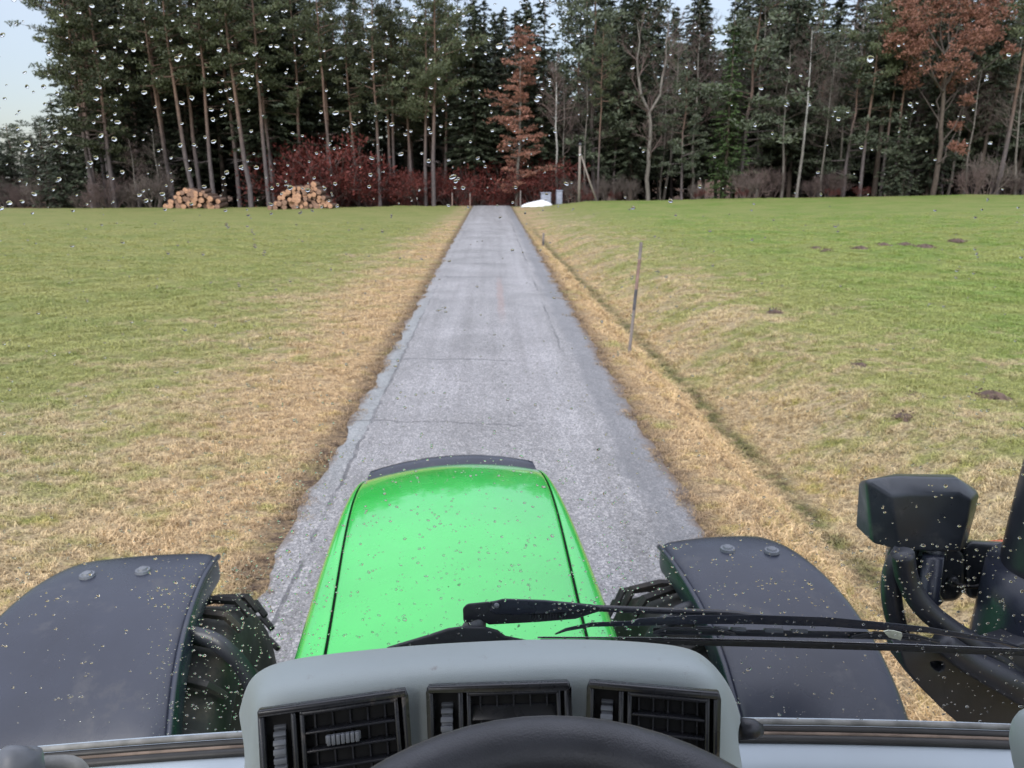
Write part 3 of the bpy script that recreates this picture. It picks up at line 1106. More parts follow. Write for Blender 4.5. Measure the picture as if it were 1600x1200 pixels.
# front row, one by one
G_FR = 'trees along the front edge of the forest'
front = [
    # kind, variant, px, dist, height, rz, wide, label
    ('fullpine', 0, 143, 74.5, 23, 0.0, 0.95, 'tall full-crowned pine at the left corner of the forest, against the sky'),
    ('fullpine', 1, 175, 73.0, 21, 0.5, 1.0, 'thick grey-trunked pine left of both log piles, branches nearly to the ground'),
    ('pine', 0, 268, 74.0, 20, 0.0, 1.0, 'slim pine leaning left, directly left of centre behind the left log pile'),
    ('pine', 0, 299, 73.0, 21, 0.2, 1.05, 'left-leaning pine rising from the middle of the left log pile'),
    ('pine', 1, 334, 72.6, 20, 1.5, 1.0, 'straight pine with orange bark at the right end of the left log pile'),
    ('pine', 0, 390, 72.2, 20, 0.1, 1.15, 'orange-barked pine standing alone in the gap between the two log piles'),
    ('pine', 1, 417, 72.6, 21, 0.0, 0.95, 'pine just left of the right log pile, nearer of a close pair'),
    ('pine', 3, 430, 75.0, 20, 3.1, 0.9, 'thin brown pine behind the left end of the right log pile'),
    ('pine', 3, 522, 74.5, 21, 3.0, 0.8, 'thin pine rising just past the right end of the right log pile'),
    ('pine', 2, 592, 73.5, 19, 2.0, 0.9, 'pale-based pine midway between the right log pile and the road'),
    ('pine', 1, 618, 76.5, 20, 1.0, 0.8, 'slender pine with a high crown among the added red-brown shrubs'),
    ('pine', 2, 664, 73.8, 19, 0.0, 0.9, 'left of two pines that lean right beside each other, left of the road end'),
    ('pine', 2, 676, 73.0, 20, 0.1, 1.0, 'right of two pines that lean right beside each other, left of the road end'),
    ('spruce', 2, 742, 77.0, 18.5, 1.0, 1.0, 'dark spruce with a bare lower trunk right behind the road end'),
    ('spruce', 1, 772, 84.0, 19.5, 1.0, 0.8, 'pointed spruce behind the left side of the copper beech'),
    ('birch', 0, 868, 73.5, 13.5, 1.0, 1.0, 'pale-stemmed birch directly behind the two pale grey blocks'),
    ('bare', 1, 884, 74.5, 12, 2.2, 0.9, 'crooked leafless tree between the pale blocks and the utility pole'),
    ('pine', 1, 935, 74.5, 15, 2.0, 0.7, 'thin brown-stemmed pine just right of the utility pole and its strut'),
    ('palepine', 0, 960, 78.0, 13, 2.0, 1.0, 'grey-green bushy pine behind the utility pole'),
    ('forked', 0, 1012, 73.0, 15.5, 0.0, 1.1, 'light grey leafless tree whose trunk forks into a tall V'),
    ('palepine', 1, 1065, 73.0, 11, 0.5, 1.05, 'low grey-green pine with drooping layers right of the forked tree'),
    ('ivy', 0, 1132, 74.5, 15.5, 0.5, 1.2, 'bright green dense conifer between the drooping pine and the white birch'),
    ('bare', 0, 1226, 73.2, 14.5, 0.5, 1.0, 'leafless grey tree just left of the white-stemmed birch'),
    ('birch', 0, 1244, 73.0, 15.5, 2.6, 1.0, 'birch with a bright white crooked upper stem in the right part of the forest'),
    ('bare', 2, 1283, 73.5, 11.5, 1.2, 0.9, 'leaning leafless tree right of the white-stemmed birch'),
    ('palepine', 0, 1320, 75.0, 14, 1.0, 1.2, 'wide grey-green pine with flat branch layers left of the oak'),
    ('pine', 1, 1346, 73.6, 18, 1.0, 0.9, 'orange-stemmed pine under the left edge of the copper oak crown'),
    ('pine', 1, 1378, 75.6, 18, 2.0, 0.8, 'pine stem standing second from the left under the oak crown'),
    ('pine', 3, 1397, 74.2, 18, 1.6, 0.8, 'curved pine stem under the middle of the oak crown'),
    ('spruce', 0, 1450, 75.5, 17, 1.0, 0.9, 'dark dense spruce filling the space under the oak crown'),
    ('young', 0, 1400, 72.6, 6.5, 1.0, 1.0, 'low young spruce in front of the stems under the oak'),
    ('pine', 3, 1556, 73.0, 21, 0.1, 1.0, 'tall pine leaning right near the right end of the forest edge'),
    ('bare', 1, 1508, 73.6, 12, 0.3, 1.1, 'leafless tree between the copper oak and the right-leaning pine'),
    ('bare', 0, 1590, 72.6, 13, 1.1, 1.1, 'spreading leafless tree at the far right of the forest edge'),
    ('bare', 2, 250, 72.8, 7.5, 1.1, 1.2, 'low leafless tree left of the left log pile'),
    ('bare', 1, 215, 72.4, 6.5, 2.1, 1.3, 'bushy leafless tree between the grey-trunked pine and the left log pile'),
    ('young', 0, 100, 74.0, 9.0, 2.1, 1.2, 'young spruce at the left corner under the tall pine'),
]
for kind, v, px, dist, h, rz, wide, lab in front:
    tree(kind, v, place(px, dist), h, lab, G_FR, rz, wide)


# copper beech right of the road end
def copper_beech():
    p = place(806, 72.6)
    o = empty('beech_tree', (p.x, p.y, tz(p.x, p.y)), 'copper-leaved beech with layered branches right above the end of the road', 'beech tree', G_FR)
    sk = Skel()
    h = 15.0
    tr = wavy((0, 0, -0.3), (0.6, 0.0, h), 9, 0.08)
    sk.tube(tr, np.linspace(0.17, 0.02, 9), 7)
    link('trunk', sk.mesh('trunk', M['greybark']), o)
    cr = Skel()
    ll = [[], [], [], [], []]
    for i in range(70):
        f = (i + rng.uniform(0, 1)) / 70
        z = 1.2 + f * (h - 1.4)
        a = rng.uniform(0, 2 * pi)
        prof = (4.2 - abs(f - 0.35) * 2.2) * (1 - f * 0.34) * rng.uniform(0.35, 1.1) * (0.72 + 0.38 * sin(a * 1.0 + f * 9.0))
        p0 = tr[min(8, int(z / h * 8))].copy()
        p0[2] = z
        p1 = p0 + np.array([cos(a), sin(a), rng.uniform(-0.02, 0.42) + 0.25 * f]) * prof
        q = wavy(p0, p1, 5, 0.10)
        cr.tube(q, np.linspace(0.045, 0.008, 5), 4)
        for j in range(int(3 + prof * 2.6)):
            t = rng.uniform(0.30, 1.0)
            c = p0 + (p1 - p0) * t + rng.normal(0, 0.28, 3) * [1, 1, .35]
            clump(c, rng.uniform(0.3, 0.62), 0.28, 20, 0.22, ll)
    Vv, Ff = leaf_quads(*[np.concatenate(x) for x in ll])
    bsv = np.concatenate(cr.v); bsf = np.concatenate(cr.f)
    link('crown', mesh_np('crown', np.concatenate([Vv, bsv]), np.concatenate([Ff, bsf + len(Vv)]), [M['copper'], M['twig']], midx=[0] * len(Ff) + [1] * len(bsf)), o)


def copper_oak():
    p = place(1462, 72.4)
    o = empty('oak_tree', (p.x, p.y, tz(p.x, p.y)), 'broad oak holding copper-brown leaves high above the right end of the field', 'oak tree', G_FR)
    sk = Skel()
    tr = wavy((0, 0, -0.3), (-0.4, 0.4, 12.0), 9, 0.12)
    sk.tube(tr, np.linspace(0.26, 0.12, 9), 8)
    link('trunk', sk.mesh('trunk', M['sprucebark']), o)
    cr = Skel()
    ll = [[], [], [], [], []]
    m = 72.4 / F
    # crown lobes: offset east, height, radius (metres)
    lobes = []
    for (px, py, r) in ((1385, 60, 30), (1420, 85, 32), (1400, 105, 24), (1370, 95, 18), (1440, 45, 30), (1465, 95, 22), (1480, 55, 26), (1505, 60, 30), (1520, 35, 22), (1500, 90, 20), (1415, 140, 16), (1440, 125, 22), (1475, 135, 14), (1530, 80, 12), (1450, 10, 30), (1400, 30, 22), (1500, 5, 26), (1530, 108, 10), (1470, 150, 10), (1482, 175, 9), (1484, 205, 8), (1478, 240, 10), (1430, 5, 20)):
        lobes.append(((px - 1462) * m * 1.03, (290 - py) * m * 1.04 + 1.0, r * m * 1.05))
    for (x, z, r) in lobes:
        y = rng.uniform(-1.8, 1.8)
        zb = max(4.0, z - 3.5)
        p0 = tr[min(8, int(max(0, zb) / 12 * 8))]
        cr.tube(wavy(p0, (x, y, z), 6, 0.22), np.linspace(0.09, 0.012, 6), 4)
        n = int(12 + 60 * (r / 1.8) ** 1.6)
        for j in range(n):
            d = rng.normal(0, 1, 3)
            d /= np.linalg.norm(d)
            c = np.array([x, y, z]) + d * r * rng.uniform(0.2, 1.35) * np.array([1, 0.9, 0.85])
            clump(c, rng.uniform(0.25, 0.5), 0.7, 20, 0.23, ll)
    Vv, Ff = leaf_quads(*[np.concatenate(x) for x in ll])
    bsv = np.concatenate(cr.v); bsf = np.concatenate(cr.f)
    link('crown', mesh_np('crown', np.concatenate([Vv, bsv]), np.concatenate([Ff, bsf + len(Vv)]), [M['copper'], M['twig']], midx=[0] * len(Ff) + [1] * len(bsf)), o)


copper_beech()
copper_oak()

# rows behind
def px_of(x, y):
    return 800 + (x / y - 0.0257) * F * 0.99


def max_h(px, y):
    """tree tops as in the photograph: elevation of the canopy line above the eye"""
    if px < 520:
        py = -90
    elif px < 760:
        py = -10
    elif px < 850:
        py = -25
    elif px < 905:
        py = 95
    elif px < 1010:
        py = -55
    elif px < 1110:
        py = -40
    else:
        py = -75
    a = math.atan((600 - py) / F) - PITCH
    return 2.7 + y * math.tan(a)


G_SP = 'spruces deeper in the forest'
G_PI = 'pines deeper in the forest'
G_BA = 'bare trees deeper in the forest'
y = 77.0
row = 0
while y < 108:
    half = 0.70 * y + 3
    x = -half * 0.86
    while x < half + 2:
        xx = x + random.uniform(-0.9, 0.9)
        yy = y + random.uniform(-1.3, 1.3)
        px = px_of(xx, yy)
        if px < 165 + (yy - 77) * 1.0:
            x += 3
            continue
        mh = max_h(px, yy) * random.uniform(0.86, 1.04)
        r = random.random()
        wh = ('behind the log piles' if px < 560 else 'between the log piles and the road' if px < 770 else 'between the road end and the forked grey tree' if px < 1010 else 'behind the white-stemmed birch' if px < 1330 else 'around the copper oak')
        dp = 'second rank, ' if row < 1 else 'deep inside the forest, ' if row > 2 else 'a few rows in, '
        if row < 4 and 480 < px < 740 and r < 0.7:
            tree('pine', random.randrange(4), (xx, yy), mh, 'pine with bare trunk, ' + dp + wh, G_PI)
        elif row < 4 and px < 480 and r < 0.6:
            tree('pine', random.randrange(4), (xx, yy), mh, 'pine with bare trunk, ' + dp + wh, G_PI)
        elif row < 3 and px > 850 and r < 0.45:
            tree('bare', random.randrange(3), (xx, yy), mh * random.uniform(0.6, 0.95), 'leafless tree, ' + dp + wh, G_BA)
        elif row < 4 and px > 900 and r < 0.72:
            tree('palepine', random.randrange(2), (xx, yy), mh * random.uniform(0.6, 0.98), 'grey-green branchy pine, ' + dp + wh, 'grey-green pines deeper in the forest', wide=random.uniform(1.0, 1.3))
        else:
            tree('spruce', random.randrange(4) if row < 3 else random.randrange(2), (xx, yy), mh, 'dark spruce, ' + dp + wh, G_SP, wide=random.uniform(0.9, 1.25))
        x += 3.0 if row < 4 else 4.0
    y += 3.6 if row < 3 else 6.0
    row += 1

# low distant trees left of the forest corner
G_FAR = 'low distant trees left of the forest corner'
for i in range(26):
    d = random.uniform(98, 122)
    px = -160 + i * 10.5 + random.uniform(-4, 4)
    kd = random.choice(['young', 'young', 'bare', 'palepine', 'spruce'])
    top = 190 + 25 * sin(i * 1.3) + random.uniform(-8, 18) + (10 if px < 30 else 0)
    h = 2.7 + d * math.tan(math.atan((600 - top) / F) - PITCH) + 1.0
    p = place(px, d)
    tree(kd, i, p, max(5, h), 'low distant tree on the skyline left of the forest corner', G_FAR, wide=1.5)

# shrubs at the edge, then red ones added to imitate a windscreen reflection
shr = [(120, 72.5, 0, 1.0), (150, 72.2, 1, 1.1), (172, 72.6, 1, 1.2), (205, 72.3, 0, 1.3), (60, 73.5, 0, 1.2), (30, 75.0, 1, 1.2), (5, 76.0, 0, 1.1), (235, 72.2, 0, 1.3), (1180, 73, 1, 1.2), (1205, 73.5, 1, 1.3), (1270, 72.8, 1, 1.1), (1300, 72.6, 1, 1.3), (1090, 72.6, 0, 0.9), (920, 73.0, 1, 1.0), (950, 72.6, 0, 0.9), (1520, 72.4, 1, 1.4), (1545, 72.8, 0, 1.4), (1575, 72.3, 1, 1.3), (1600, 73, 0, 1.5), (985, 73, 0, 1.2), (1165, 72.6, 0, 1.0), (895, 73.2, 0, 1.2)]
for px, d, v, s in shr:
    s *= random.uniform(0.45, 0.95)
    p = place(px, d)
    o = empty('bare_shrub', (p.x, p.y, tz(p.x, p.y)), 'leafless brown shrub ' + ('under the tall pines at the left forest corner' if px < 300 else 'near the utility pole' if px < 1100 else 'near the white-stemmed birch' if px < 1400 else 'at the far right of the forest edge'), 'shrub', 'leafless shrubs at the forest edge', (0, 0, random.uniform(0, 6)), (s, s, s))
    link('twigs', K['shrub'][v], o)
for i in range(44):  # shrubs added to stand in for the red reflection in the glass
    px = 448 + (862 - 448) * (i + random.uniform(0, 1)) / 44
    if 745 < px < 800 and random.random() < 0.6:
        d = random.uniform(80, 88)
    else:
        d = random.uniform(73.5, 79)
    s = random.uniform(0.55, 1.75) * (1.7 if 460 < px < 545 else 1.0) * (1.25 if px > 780 else 1.0)  # heights follow the outline of the reflected red patch
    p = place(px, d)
    o = empty('shrub_or_reflection', (p.x, p.y, tz(p.x, p.y)), 'added red-brown shrub imitating a windscreen reflection, ' + ('behind the right log pile' if px < 545 else 'under the pines between the right log pile and the road' if px < 735 else 'beyond the road end below the copper beech'), 'shrub', 'added red-brown shrubs imitating the windscreen reflection by the road end', (0, 0, random.uniform(0, 6)), (s, s, s * 1.05))
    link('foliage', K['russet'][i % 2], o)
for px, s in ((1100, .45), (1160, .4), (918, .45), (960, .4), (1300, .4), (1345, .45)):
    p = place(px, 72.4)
    o = empty('shrub_or_reflection', (p.x, p.y, tz(p.x, p.y)), 'small rust-coloured shrub at the foot of the trees beyond the right field', 'shrub', 'rust-coloured shrubs beyond the right field', (0, 0, random.uniform(0, 6)), (s, s, s))
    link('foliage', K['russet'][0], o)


# ------------------------------------------------------------------ log piles
def log_mesh(k, endm):
    mb = MB()
    n = 11
    ring0, ring1 = [], []
    for i in range(n):
        a = 2 * pi * i / n
        r = 1.0 + 0.05 * sin(3 * a + k) + random.uniform(-.03, .03)
        ring0.append(Vector((cos(a) * r, -0.5, sin(a) * r)))
        ring1.append(Vector((cos(a) * r * .9, 0.5, sin(a) * r * .9)))
    mb.loft([ring0, ring1], closed=True)
    mb.mi = 1
    mb.add(ring0, [tuple(range(n))])
    mb.add(ring1, [tuple(range(n))])
    return mb.mesh('log', [M['logbark'], endm])


LOGS = [log_mesh(k, M['logend'] if k % 3 else M['logend2']) for k in range(5)]


def log_pile(px0, px1, dist, nbase, rows, yaw, lab, grp):
    a = place(px0, dist)
    b = place(px1, dist)
    w = b.x - a.x
    r0 = w / nbase / 2
    for k in range(rows):
        f = k / rows
        left = a.x + w * (0.02 + 0.42 * (k / rows) ** 1.1)
        right = b.x - w * (0.02 + 0.33 * (k / rows) ** 1.2)
        n = max(1, int(round((right - left) / (2 * r0 * 0.98))))
        for i in range(n):
            x = left + (right - left) * ((i + 0.5) / n) + random.uniform(-.09, .09)
            z = tz(x, dist) + r0 * 0.95 + k * r0 * 1.62 * (0.92 + 0.10 * sin(x * 2.1)) + random.uniform(-.08, .08) * (k > 0)
            r = r0 * random.uniform(0.72, 1.15)
            o = link('log', random.choice(LOGS))
            ln = random.uniform(3.8, 4.2)
            o.scale = (r, ln, r)
            o.rotation_euler = (random.uniform(-.03, .03), 0, yaw + random.uniform(-.04, .04))
            o.location = (x, dist + ln / 2 + random.uniform(-.35, .25), z)
            tag(o, lab + (', in its bottom row' if k == 0 else ', in its top row' if k == rows - 1 else ', in its middle rows'), 'log', grp)


log_pile(245, 338, 66.6, 12, 5, radians(9), 'sawn log in the left, farther pile at the forest edge', 'logs of the left pile')
log_pile(412, 517, 64.6, 13, 6, radians(5), 'pale sawn log in the right pile, the one nearer the road', 'logs of the right pile')


# ------------------------------------------------------------------ small things in the field
def mole(px, py, w, lab):
    z0 = 0.0
    for _ in range(6):
        d = ray(px, py)
        t = (z0 - 2.7) / d.z
        P = EYE + d * t
        z0 = tz(P.x, P.y)
    mb = MB()
    rings = []
    n = 16
    for j in range(6):
        f = j / 5
        ring = []
        for i in range(n):
            a = 2 * pi * i / n
            r = w * (1 - f) ** 0.8 * (1 + 0.18 * sin(3 * a + px) + random.uniform(-.12, .12))
            ring.append(Vector((cos(a) * r, sin(a) * r, w * 0.42 * (f ** 0.8) + random.uniform(-.02, .02) * w - 0.02)))
        rings.append(ring)
    mb.loft(rings, closed=True, cap=True)
    for k in range(14):
        a = random.uniform(0, 2 * pi)
        r = w * random.uniform(0.4, 1.25)
        s = w * random.uniform(.06, .16)
        mb.box((cos(a) * r, sin(a) * r, 0.03 + max(0, 0.3 * w * (1 - r / w))), (s, s, s * .7), Matrix.Rotation(a * 3, 3, 'Z') @ Matrix.Rotation(a, 3, 'X'))
    o = mb.build('molehill', M['earth'], None, smooth=False)
    o.location = (P.x, P.y, z0)
    tag(o, lab, 'molehill', 'molehills in the right field')


mole(1550, 618, 0.21, 'largest dark molehill, nearest the right side of the photo above the work lamp')
mole(1415, 652, 0.13, 'small round molehill below and left of the largest one')
mole(1425, 618, 0.10, 'flat molehill between the largest one and the ditch')
mole(1345, 570, 0.14, 'wide low molehill upper left of the largest one')
mole(1210, 487, 0.17, 'lone dark molehill on the edge between tan and green grass')
mole(1345, 388, 0.30, 'leftmost molehill in the far row of the right field')
mole(1380, 384, 0.26, 'second molehill from the left in the far row')
mole(1415, 383, 0.30, 'third molehill from the left in the far row')
mole(1446, 386, 0.38, 'widest and rightmost molehill in the far row')
mole(1496, 376, 0.30, 'molehill slightly behind the right end of the far row')
mole(1275, 388, 0.22, 'faint flat molehill left of the far row')
mole(1292, 391, 0.20, 'small flat molehill between the faint one and the far row')


def stake(base, top, r, segs, label, grp=None, name='marker_stake', cat='marker stake'):
    base = Vector(base)
    top = Vector(top)
    o = empty(name, base, label, cat, grp)
    v = top - base
    for (a, b, m, nm) in segs:
        mb = MB()
        mb.tube([v * a, v * (a + b) * 0.5, v * b], [r, r * 0.97, r * 0.94], 9)
        mb.build(nm, M[m], o, smooth=False)
    return o


p0 = Vector((2.14, 11.8, tz(2.14, 11.8) - 0.05))
stake(p0, (2.26, 11.8, 1.70), 0.026, [(0, 0.42, 'stake', 'lower_shaft'), (0.42, 0.60, 'stakedark', 'dark_band'), (0.60, 0.86, 'stakered', 'faded_red_band'), (0.86, 1.0, 'stake', 'tip')], 'tall leaning wooden snow stake on the verge right of the road')
p0 = Vector((2.35, 36.0, tz(2.35, 36.0) - 0.05))
stake(p0, p0 + Vector((0.02, 0, 0.62)), 0.05, [(0, 0.45, 'stakedark', 'lower_shaft'), (0.45, 1.0, 'stake', 'tip')], 'short dark stake in the ditch far along the right side of the road')
for px, d, hh, m, lab in ((706, 69.5, 1.2, 'stakered', 'orange marker post on the grass left of the road end, left of two'), (734, 70.0, 1.2, 'stakered', 'orange marker post at the left corner of the road end'), (813, 69.0, 1.4, 'stake', 'grey marker post at the right corner of the road end beside the white tarpaulin')):
    p = place(px, d)
    p.z = tz(p.x, p.y) - 0.05
    stake(p, p + Vector((0.02, 0, hh)), 0.055, [(0, 0.75, m, 'shaft'), (0.75, 1.0, 'stake', 'tip')], lab)

# utility pole with strut
p = place(905, 71.0)
zb = tz(p.x, p.y)
up_ = empty('utility_pole', (p.x, p.y, zb), 'wooden utility pole with a slanting strut at the edge of the right field', 'utility pole')
mb = MB(); mb.tube([(0, 0, -0.3), (0, 0, 2.4), (0, 0, 4.9)], [0.13, 0.12, 0.10], 12)
mb.build('pole', M['polewood'], up_, smooth=True)
mb = MB(); mb.tube([(1.75, 0.1, -0.2), (0.9, 0.05, 1.9), (0.1, 0, 4.1)], [0.08, 0.08, 0.07], 10)
mb.build('strut', M['polewood'], up_, smooth=True)
mb = MB(); mb.tube([(0, 0, 4.9), (0, 0, 5.0), (0, 0, 5.12)], [0.13, 0.16, 0.08], 10)
mb.build('pole_cap', M['stakedark'], up_, smooth=True)
mb = MB(); mb.tube([(0, 0, 4.02), (0, 0, 4.14)], [0.15, 0.15], 12)
mb.build('band', M['chrome'], up_, smooth=True)

# tarpaulin heap and two pale blocks
p = place(838, 68.2)
mb = MB()
rings = []
for j in range(7):
    f = j / 6
    ring = []
    for i in range(20):
        a = 2 * pi * i / 20
        r = (1 - f ** 1.7) * (1 + 0.10 * sin(4 * a + 1) + 0.06 * sin(9 * a))
        ring.append(Vector((cos(a) * r * 1.28 + 0.5 * f, sin(a) * r * 1.0, 0.60 * f ** 0.8 + 0.03 * sin(5 * a) * (1 - f) - 0.04)))
    rings.append(ring)
mb.loft(rings, closed=True, cap=True)
o = mb.build('tarpaulin', M['tarp'], None, smooth=True)
o.location = (p.x, p.y, tz(p.x, p.y))
tag(o, 'white tarpaulin heaped flat on the grass right of the road end', 'tarpaulin')
for px, d, w, hh, lab in ((853, 70.4, 0.9, 1.15, 'pale bluish-grey upright block behind the white tarpaulin, wider and left of two'), (874, 70.8, 0.55, 1.2, 'narrow pale grey upright block behind the tarpaulin, right of two')):
    p = place(px, d)
    o = empty('storage_box', (p.x, p.y, tz(p.x, p.y)), lab, 'storage box')
    mb = MB(); mb.box((0, 0, hh / 2), (w, 0.8, hh)); mb.build('body', M['paleblock'], o, bevel=0.12, seg=3)
    mb = MB(); mb.box((0, 0, hh + 0.03), (w * 1.04, 0.86, 0.09)); mb.build('lid', M['paleblock'], o, bevel=0.03)

# ------------------------------------------------------------------ tractor
TB = TR
tractor = empty('tractor', label='green tractor seen from its cab, bonnet, dark front mudguards and grey dashboard', cat='tractor')
tractor.matrix_world = TB
V3 = Vector


# bonnet: stations y, z_top, seam half width, outer half width
ST = [(1.30, 1.60, 0.315, 0.43), (1.70, 1.60, 0.325, 0.43), (2.00, 1.60, 0.340, 0.43), (2.30, 1.60, 0.355, 0.425), (2.55, 1.590, 0.365, 0.418), (2.75, 1.572, 0.370, 0.410), (2.92, 1.545, 0.370, 0.400), (3.04, 1.512, 0.366, 0.390), (3.12, 1.478, 0.36, 0.378)]
CX = -0.027


def top_row(y, z, s, sgn_n=11, dz=0.0):
    return [V3((CX + s * t, y + 0.05 * (1 - t * t) * (1 if y > 3.0 else 0), z - 0.028 * t * t + dz)) for t in np.linspace(-1, 1, sgn_n)]


mb = MB()
rows = [top_row(y, z, s - 0.0006) for (y, z, s, w) in ST]
mb.loft(rows)
mb.build('bonnet', M['green'], tractor, subsurf=2, solid=0.012)
mb = MB()
rows = [[p - V3((0, 0, 0.02)) for p in top_row(y, z, s + 0.012)] for (y, z, s, w) in ST]
mb.loft(rows)
mb.build('bonnet_gasket', M['gasket'], tractor, smooth=True)
for sg in (-1, 1):
    mb = MB()
    rows = []
    for (y, z, s, w) in ST:
        zz = z - 0.028
        yy = y
        d = w - s
        r = [V3((CX + sg * (s + 0.0012), yy, zz)), V3((CX + sg * (s + d * 0.38), yy, zz - 0.004)), V3((CX + sg * (s + d * 0.72), yy, zz - 0.020)), V3((CX + sg * (s + d * 0.93), yy, zz - 0.06)), V3((CX + sg * w, yy, zz - 0.14)), V3((CX + sg * (w + 0.004), yy, zz - 0.30)), V3((CX + sg * (w - 0.01), yy, zz - 0.62))]
        rows.append(r)
    mb.loft(rows)
    mb.build('side_panel', M['green'], tractor, subsurf=2, solid=0.008)
# dark grille surround at the nose
mb = MB()
rows = []
for (dy, dz, k) in ((0.0, -0.004, 1.0), (0.015, 0.012, 1.0), (0.06, 0.014, 0.99), (0.11, 0.0, 0.965), (0.13, -0.08, 0.94), (0.14, -0.3, 0.93), (0.12, -0.7, 0.92)):
    rows.append([V3((CX + 0.385 * t * k, 3.12 + dy + 0.055 * (1 - t * t) - (0.05 if abs(t) > 0.97 else 0), 1.480 - 0.035 * t * t + dz - (0.05 if abs(t) > 0.97 else 0))) for t in (-1, -.93, -.8, -.6, -.3, 0, .3, .6, .8, .93, 1)])
mb.loft(rows)
mb.build('grille_surround', M['fender'], tractor, smooth=True)
# engine block and front axle under the bonnet
mb = MB()
mb.box((CX, 2.2, 1.0), (0.5, 1.9, 0.5))
mb.box((CX, 2.2, 0.72), (1.4, 0.22, 0.2))
mb.box((CX, 1.3, 1.1), (0.62, 0.7, 0.75))
mb.build('chassis', M['blackmatt'], tractor, bevel=0.03)


def fender(side, path, inner, outer, lip):
    """path: list of (y,z); inner/outer lateral positions per station"""
    mb = MB()
    rows = []
    for (y, z), xi, xo in zip(path, inner, outer):
        r = []
        d = xo - xi
        for t, dz in ((0.0, -0.10), (0.0, -0.055), (0.012, -0.02), (0.05, -0.003), (0.12, 0.004), (0.35, 0.010), (0.6, 0.010), (0.85, 0.004), (0.94, -0.004), (0.985, -0.025), (1.0, -0.06)):
            r.append((xi + d * t, dz))
        rows.append(r)
    # dz applied along the local normal of the path
    pts = [V3((0, p[0], p[1])) for p in path]
    R2 = []
    for i, r in enumerate(rows):
        tg = (pts[min(i + 1, len(pts) - 1)] - pts[max(0, i - 1)]).normalized()
        nrm = V3((0, -tg.z, tg.y))
        if nrm.z < 0 and i < 4:
            nrm = -nrm
        if i >= 4 and nrm.y > 0:
            nrm = -nrm
        R2.append([V3((x, pts[i].y, pts[i].z)) + nrm * dz for x, dz in r])
    mb.loft(R2)
    f = mb.build('front_mudguard', M['fender'], tractor, subsurf=2, solid=0.010)
    # raised rolled edge along the inner side
    mb = MB()
    ln = [R2[i][2] + V3((0, 0, 0.004)) for i in range(len(R2))]
    mb.tube(catmull(ln, 3), 0.009, 8)
    mb.build('rolled_edge', M['fender'], f, smooth=True)
    return f


pathR = [(2.40, 1.440), (2.33, 1.452), (2.20, 1.462), (2.02, 1.445), (1.86, 1.395), (1.72, 1.30), (1.60, 1.17), (1.52, 1.0), (1.47, 0.82), (1.45, 0.6)]
inR = [0.675, 0.676, 0.680, 0.69, 0.70, 0.705, 0.705, 0.70, 0.70, 0.70]
outR = [1.07, 1.11, 1.14, 1.165, 1.18, 1.19, 1.195, 1.195, 1.19, 1.19]
fR = fender(1, pathR, inR, outR, 0)
pathL = [(2.56, 1.44), (2.49, 1.452), (2.34, 1.462), (2.14, 1.445), (1.97, 1.395), (1.82, 1.30), (1.70, 1.17), (1.62, 1.0), (1.57, 0.82), (1.55, 0.6)]
inL = [-0.855, -0.852, -0.845, -0.83, -0.815, -0.80, -0.79, -0.78, -0.78, -0.78]
outL = [-1.36, -1.40, -1.44, -1.46, -1.47, -1.475, -1.475, -1.47, -1.47, -1.47]
fL = fender(-1, pathL, inL, outL, 0)


def bolt(px, py, z, par):
    p = L(px, py, z=z)
    mb = MB()
    mb.tube([p + V3((0, 0, -0.006)), p + V3((0, 0, 0.003))], [0.025, 0.023], 16)
    mb.tube([p + V3((0, 0, 0.003)), p + V3((0, 0, 0.009)), p + V3((0, 0, 0.012))], [0.017, 0.014, 0.006], 10)
    mb.build('bolt', M['knob'], par, smooth=False)


bolt(136, 898, 1.472, fL); bolt(223, 891, 1.472, fL)
bolt(1137, 857, 1.472, fR); bolt(1206, 860, 1.472, fR)


def wheel(cx, cy, cz, r, w, steer, lugs=26):
    o = empty('front_wheel')
    o.parent = tractor
    o.location = (cx, cy, cz)
    o.rotation_euler = (0, 0, steer)
    mb = MB()
    prof = [(-w / 2, r * 0.60), (-w * .54, r * 0.72), (-w * .53, r * 0.86), (-w * .47, r * 0.93), (-w * .25, r * 0.955), (0, r * 0.96), (w * .25, r * 0.955), (w * .47, r * 0.93), (w * .53, r * 0.86), (w * .54, r * 0.72), (w / 2, r * 0.60)]
    n = 40
    rows = []
    for i in range(n + 1):
        a = 2 * pi * i / n
        rows.append([V3((x, cos(a) * q, sin(a) * q)) for x, q in prof])
    mb.loft(rows)
    t = mb.build('tyre', M['tyre'], o, smooth=True)
    mb = MB()
    for i in range(lugs):
        for s in (-1, 1):
            a0 = 2 * pi * (i + (0.5 if s > 0 else 0)) / lugs
            pts = []
            for (f, da, q) in ((0.02, 0.0, 0.985), (0.25, 0.10, 1.0), (0.47, 0.16, 0.985), (0.55, 0.17, 0.90)):
                a = a0 + da
                pts.append(V3((s * w * f, cos(a) * r * q, sin(a) * r * q)))
            mb.tube(pts, [0.014, 0.016, 0.016, 0.012], 6)
    mb.build('tread_lugs', M['tyre'], o, smooth=False)['kind'] = 'stuff'
    mb = MB()
    for s in (-1, 1):
        prof2 = [(s * w * .47, r * .62), (s * w * .50, r * .60), (s * w * .40, r * .55), (s * w * .15, r * .50), (s * w * .12, r * .28), (s * w * .2, r * .22), (s * w * .2, 0.01)]
        rows = []
        for i in range(33):
            a = 2 * pi * i / 32
            rows.append([V3((x, cos(a) * q, sin(a) * q)) for x, q in prof2])
        mb.loft(rows)
    mb.build('rim', M['rim'], o, smooth=True)
    return o


wheel(-1.015, 2.26, 0.70, 0.635, 0.50, radians(3))
wheel(0.835, 2.14, 0.70, 0.635, 0.50, radians(3))
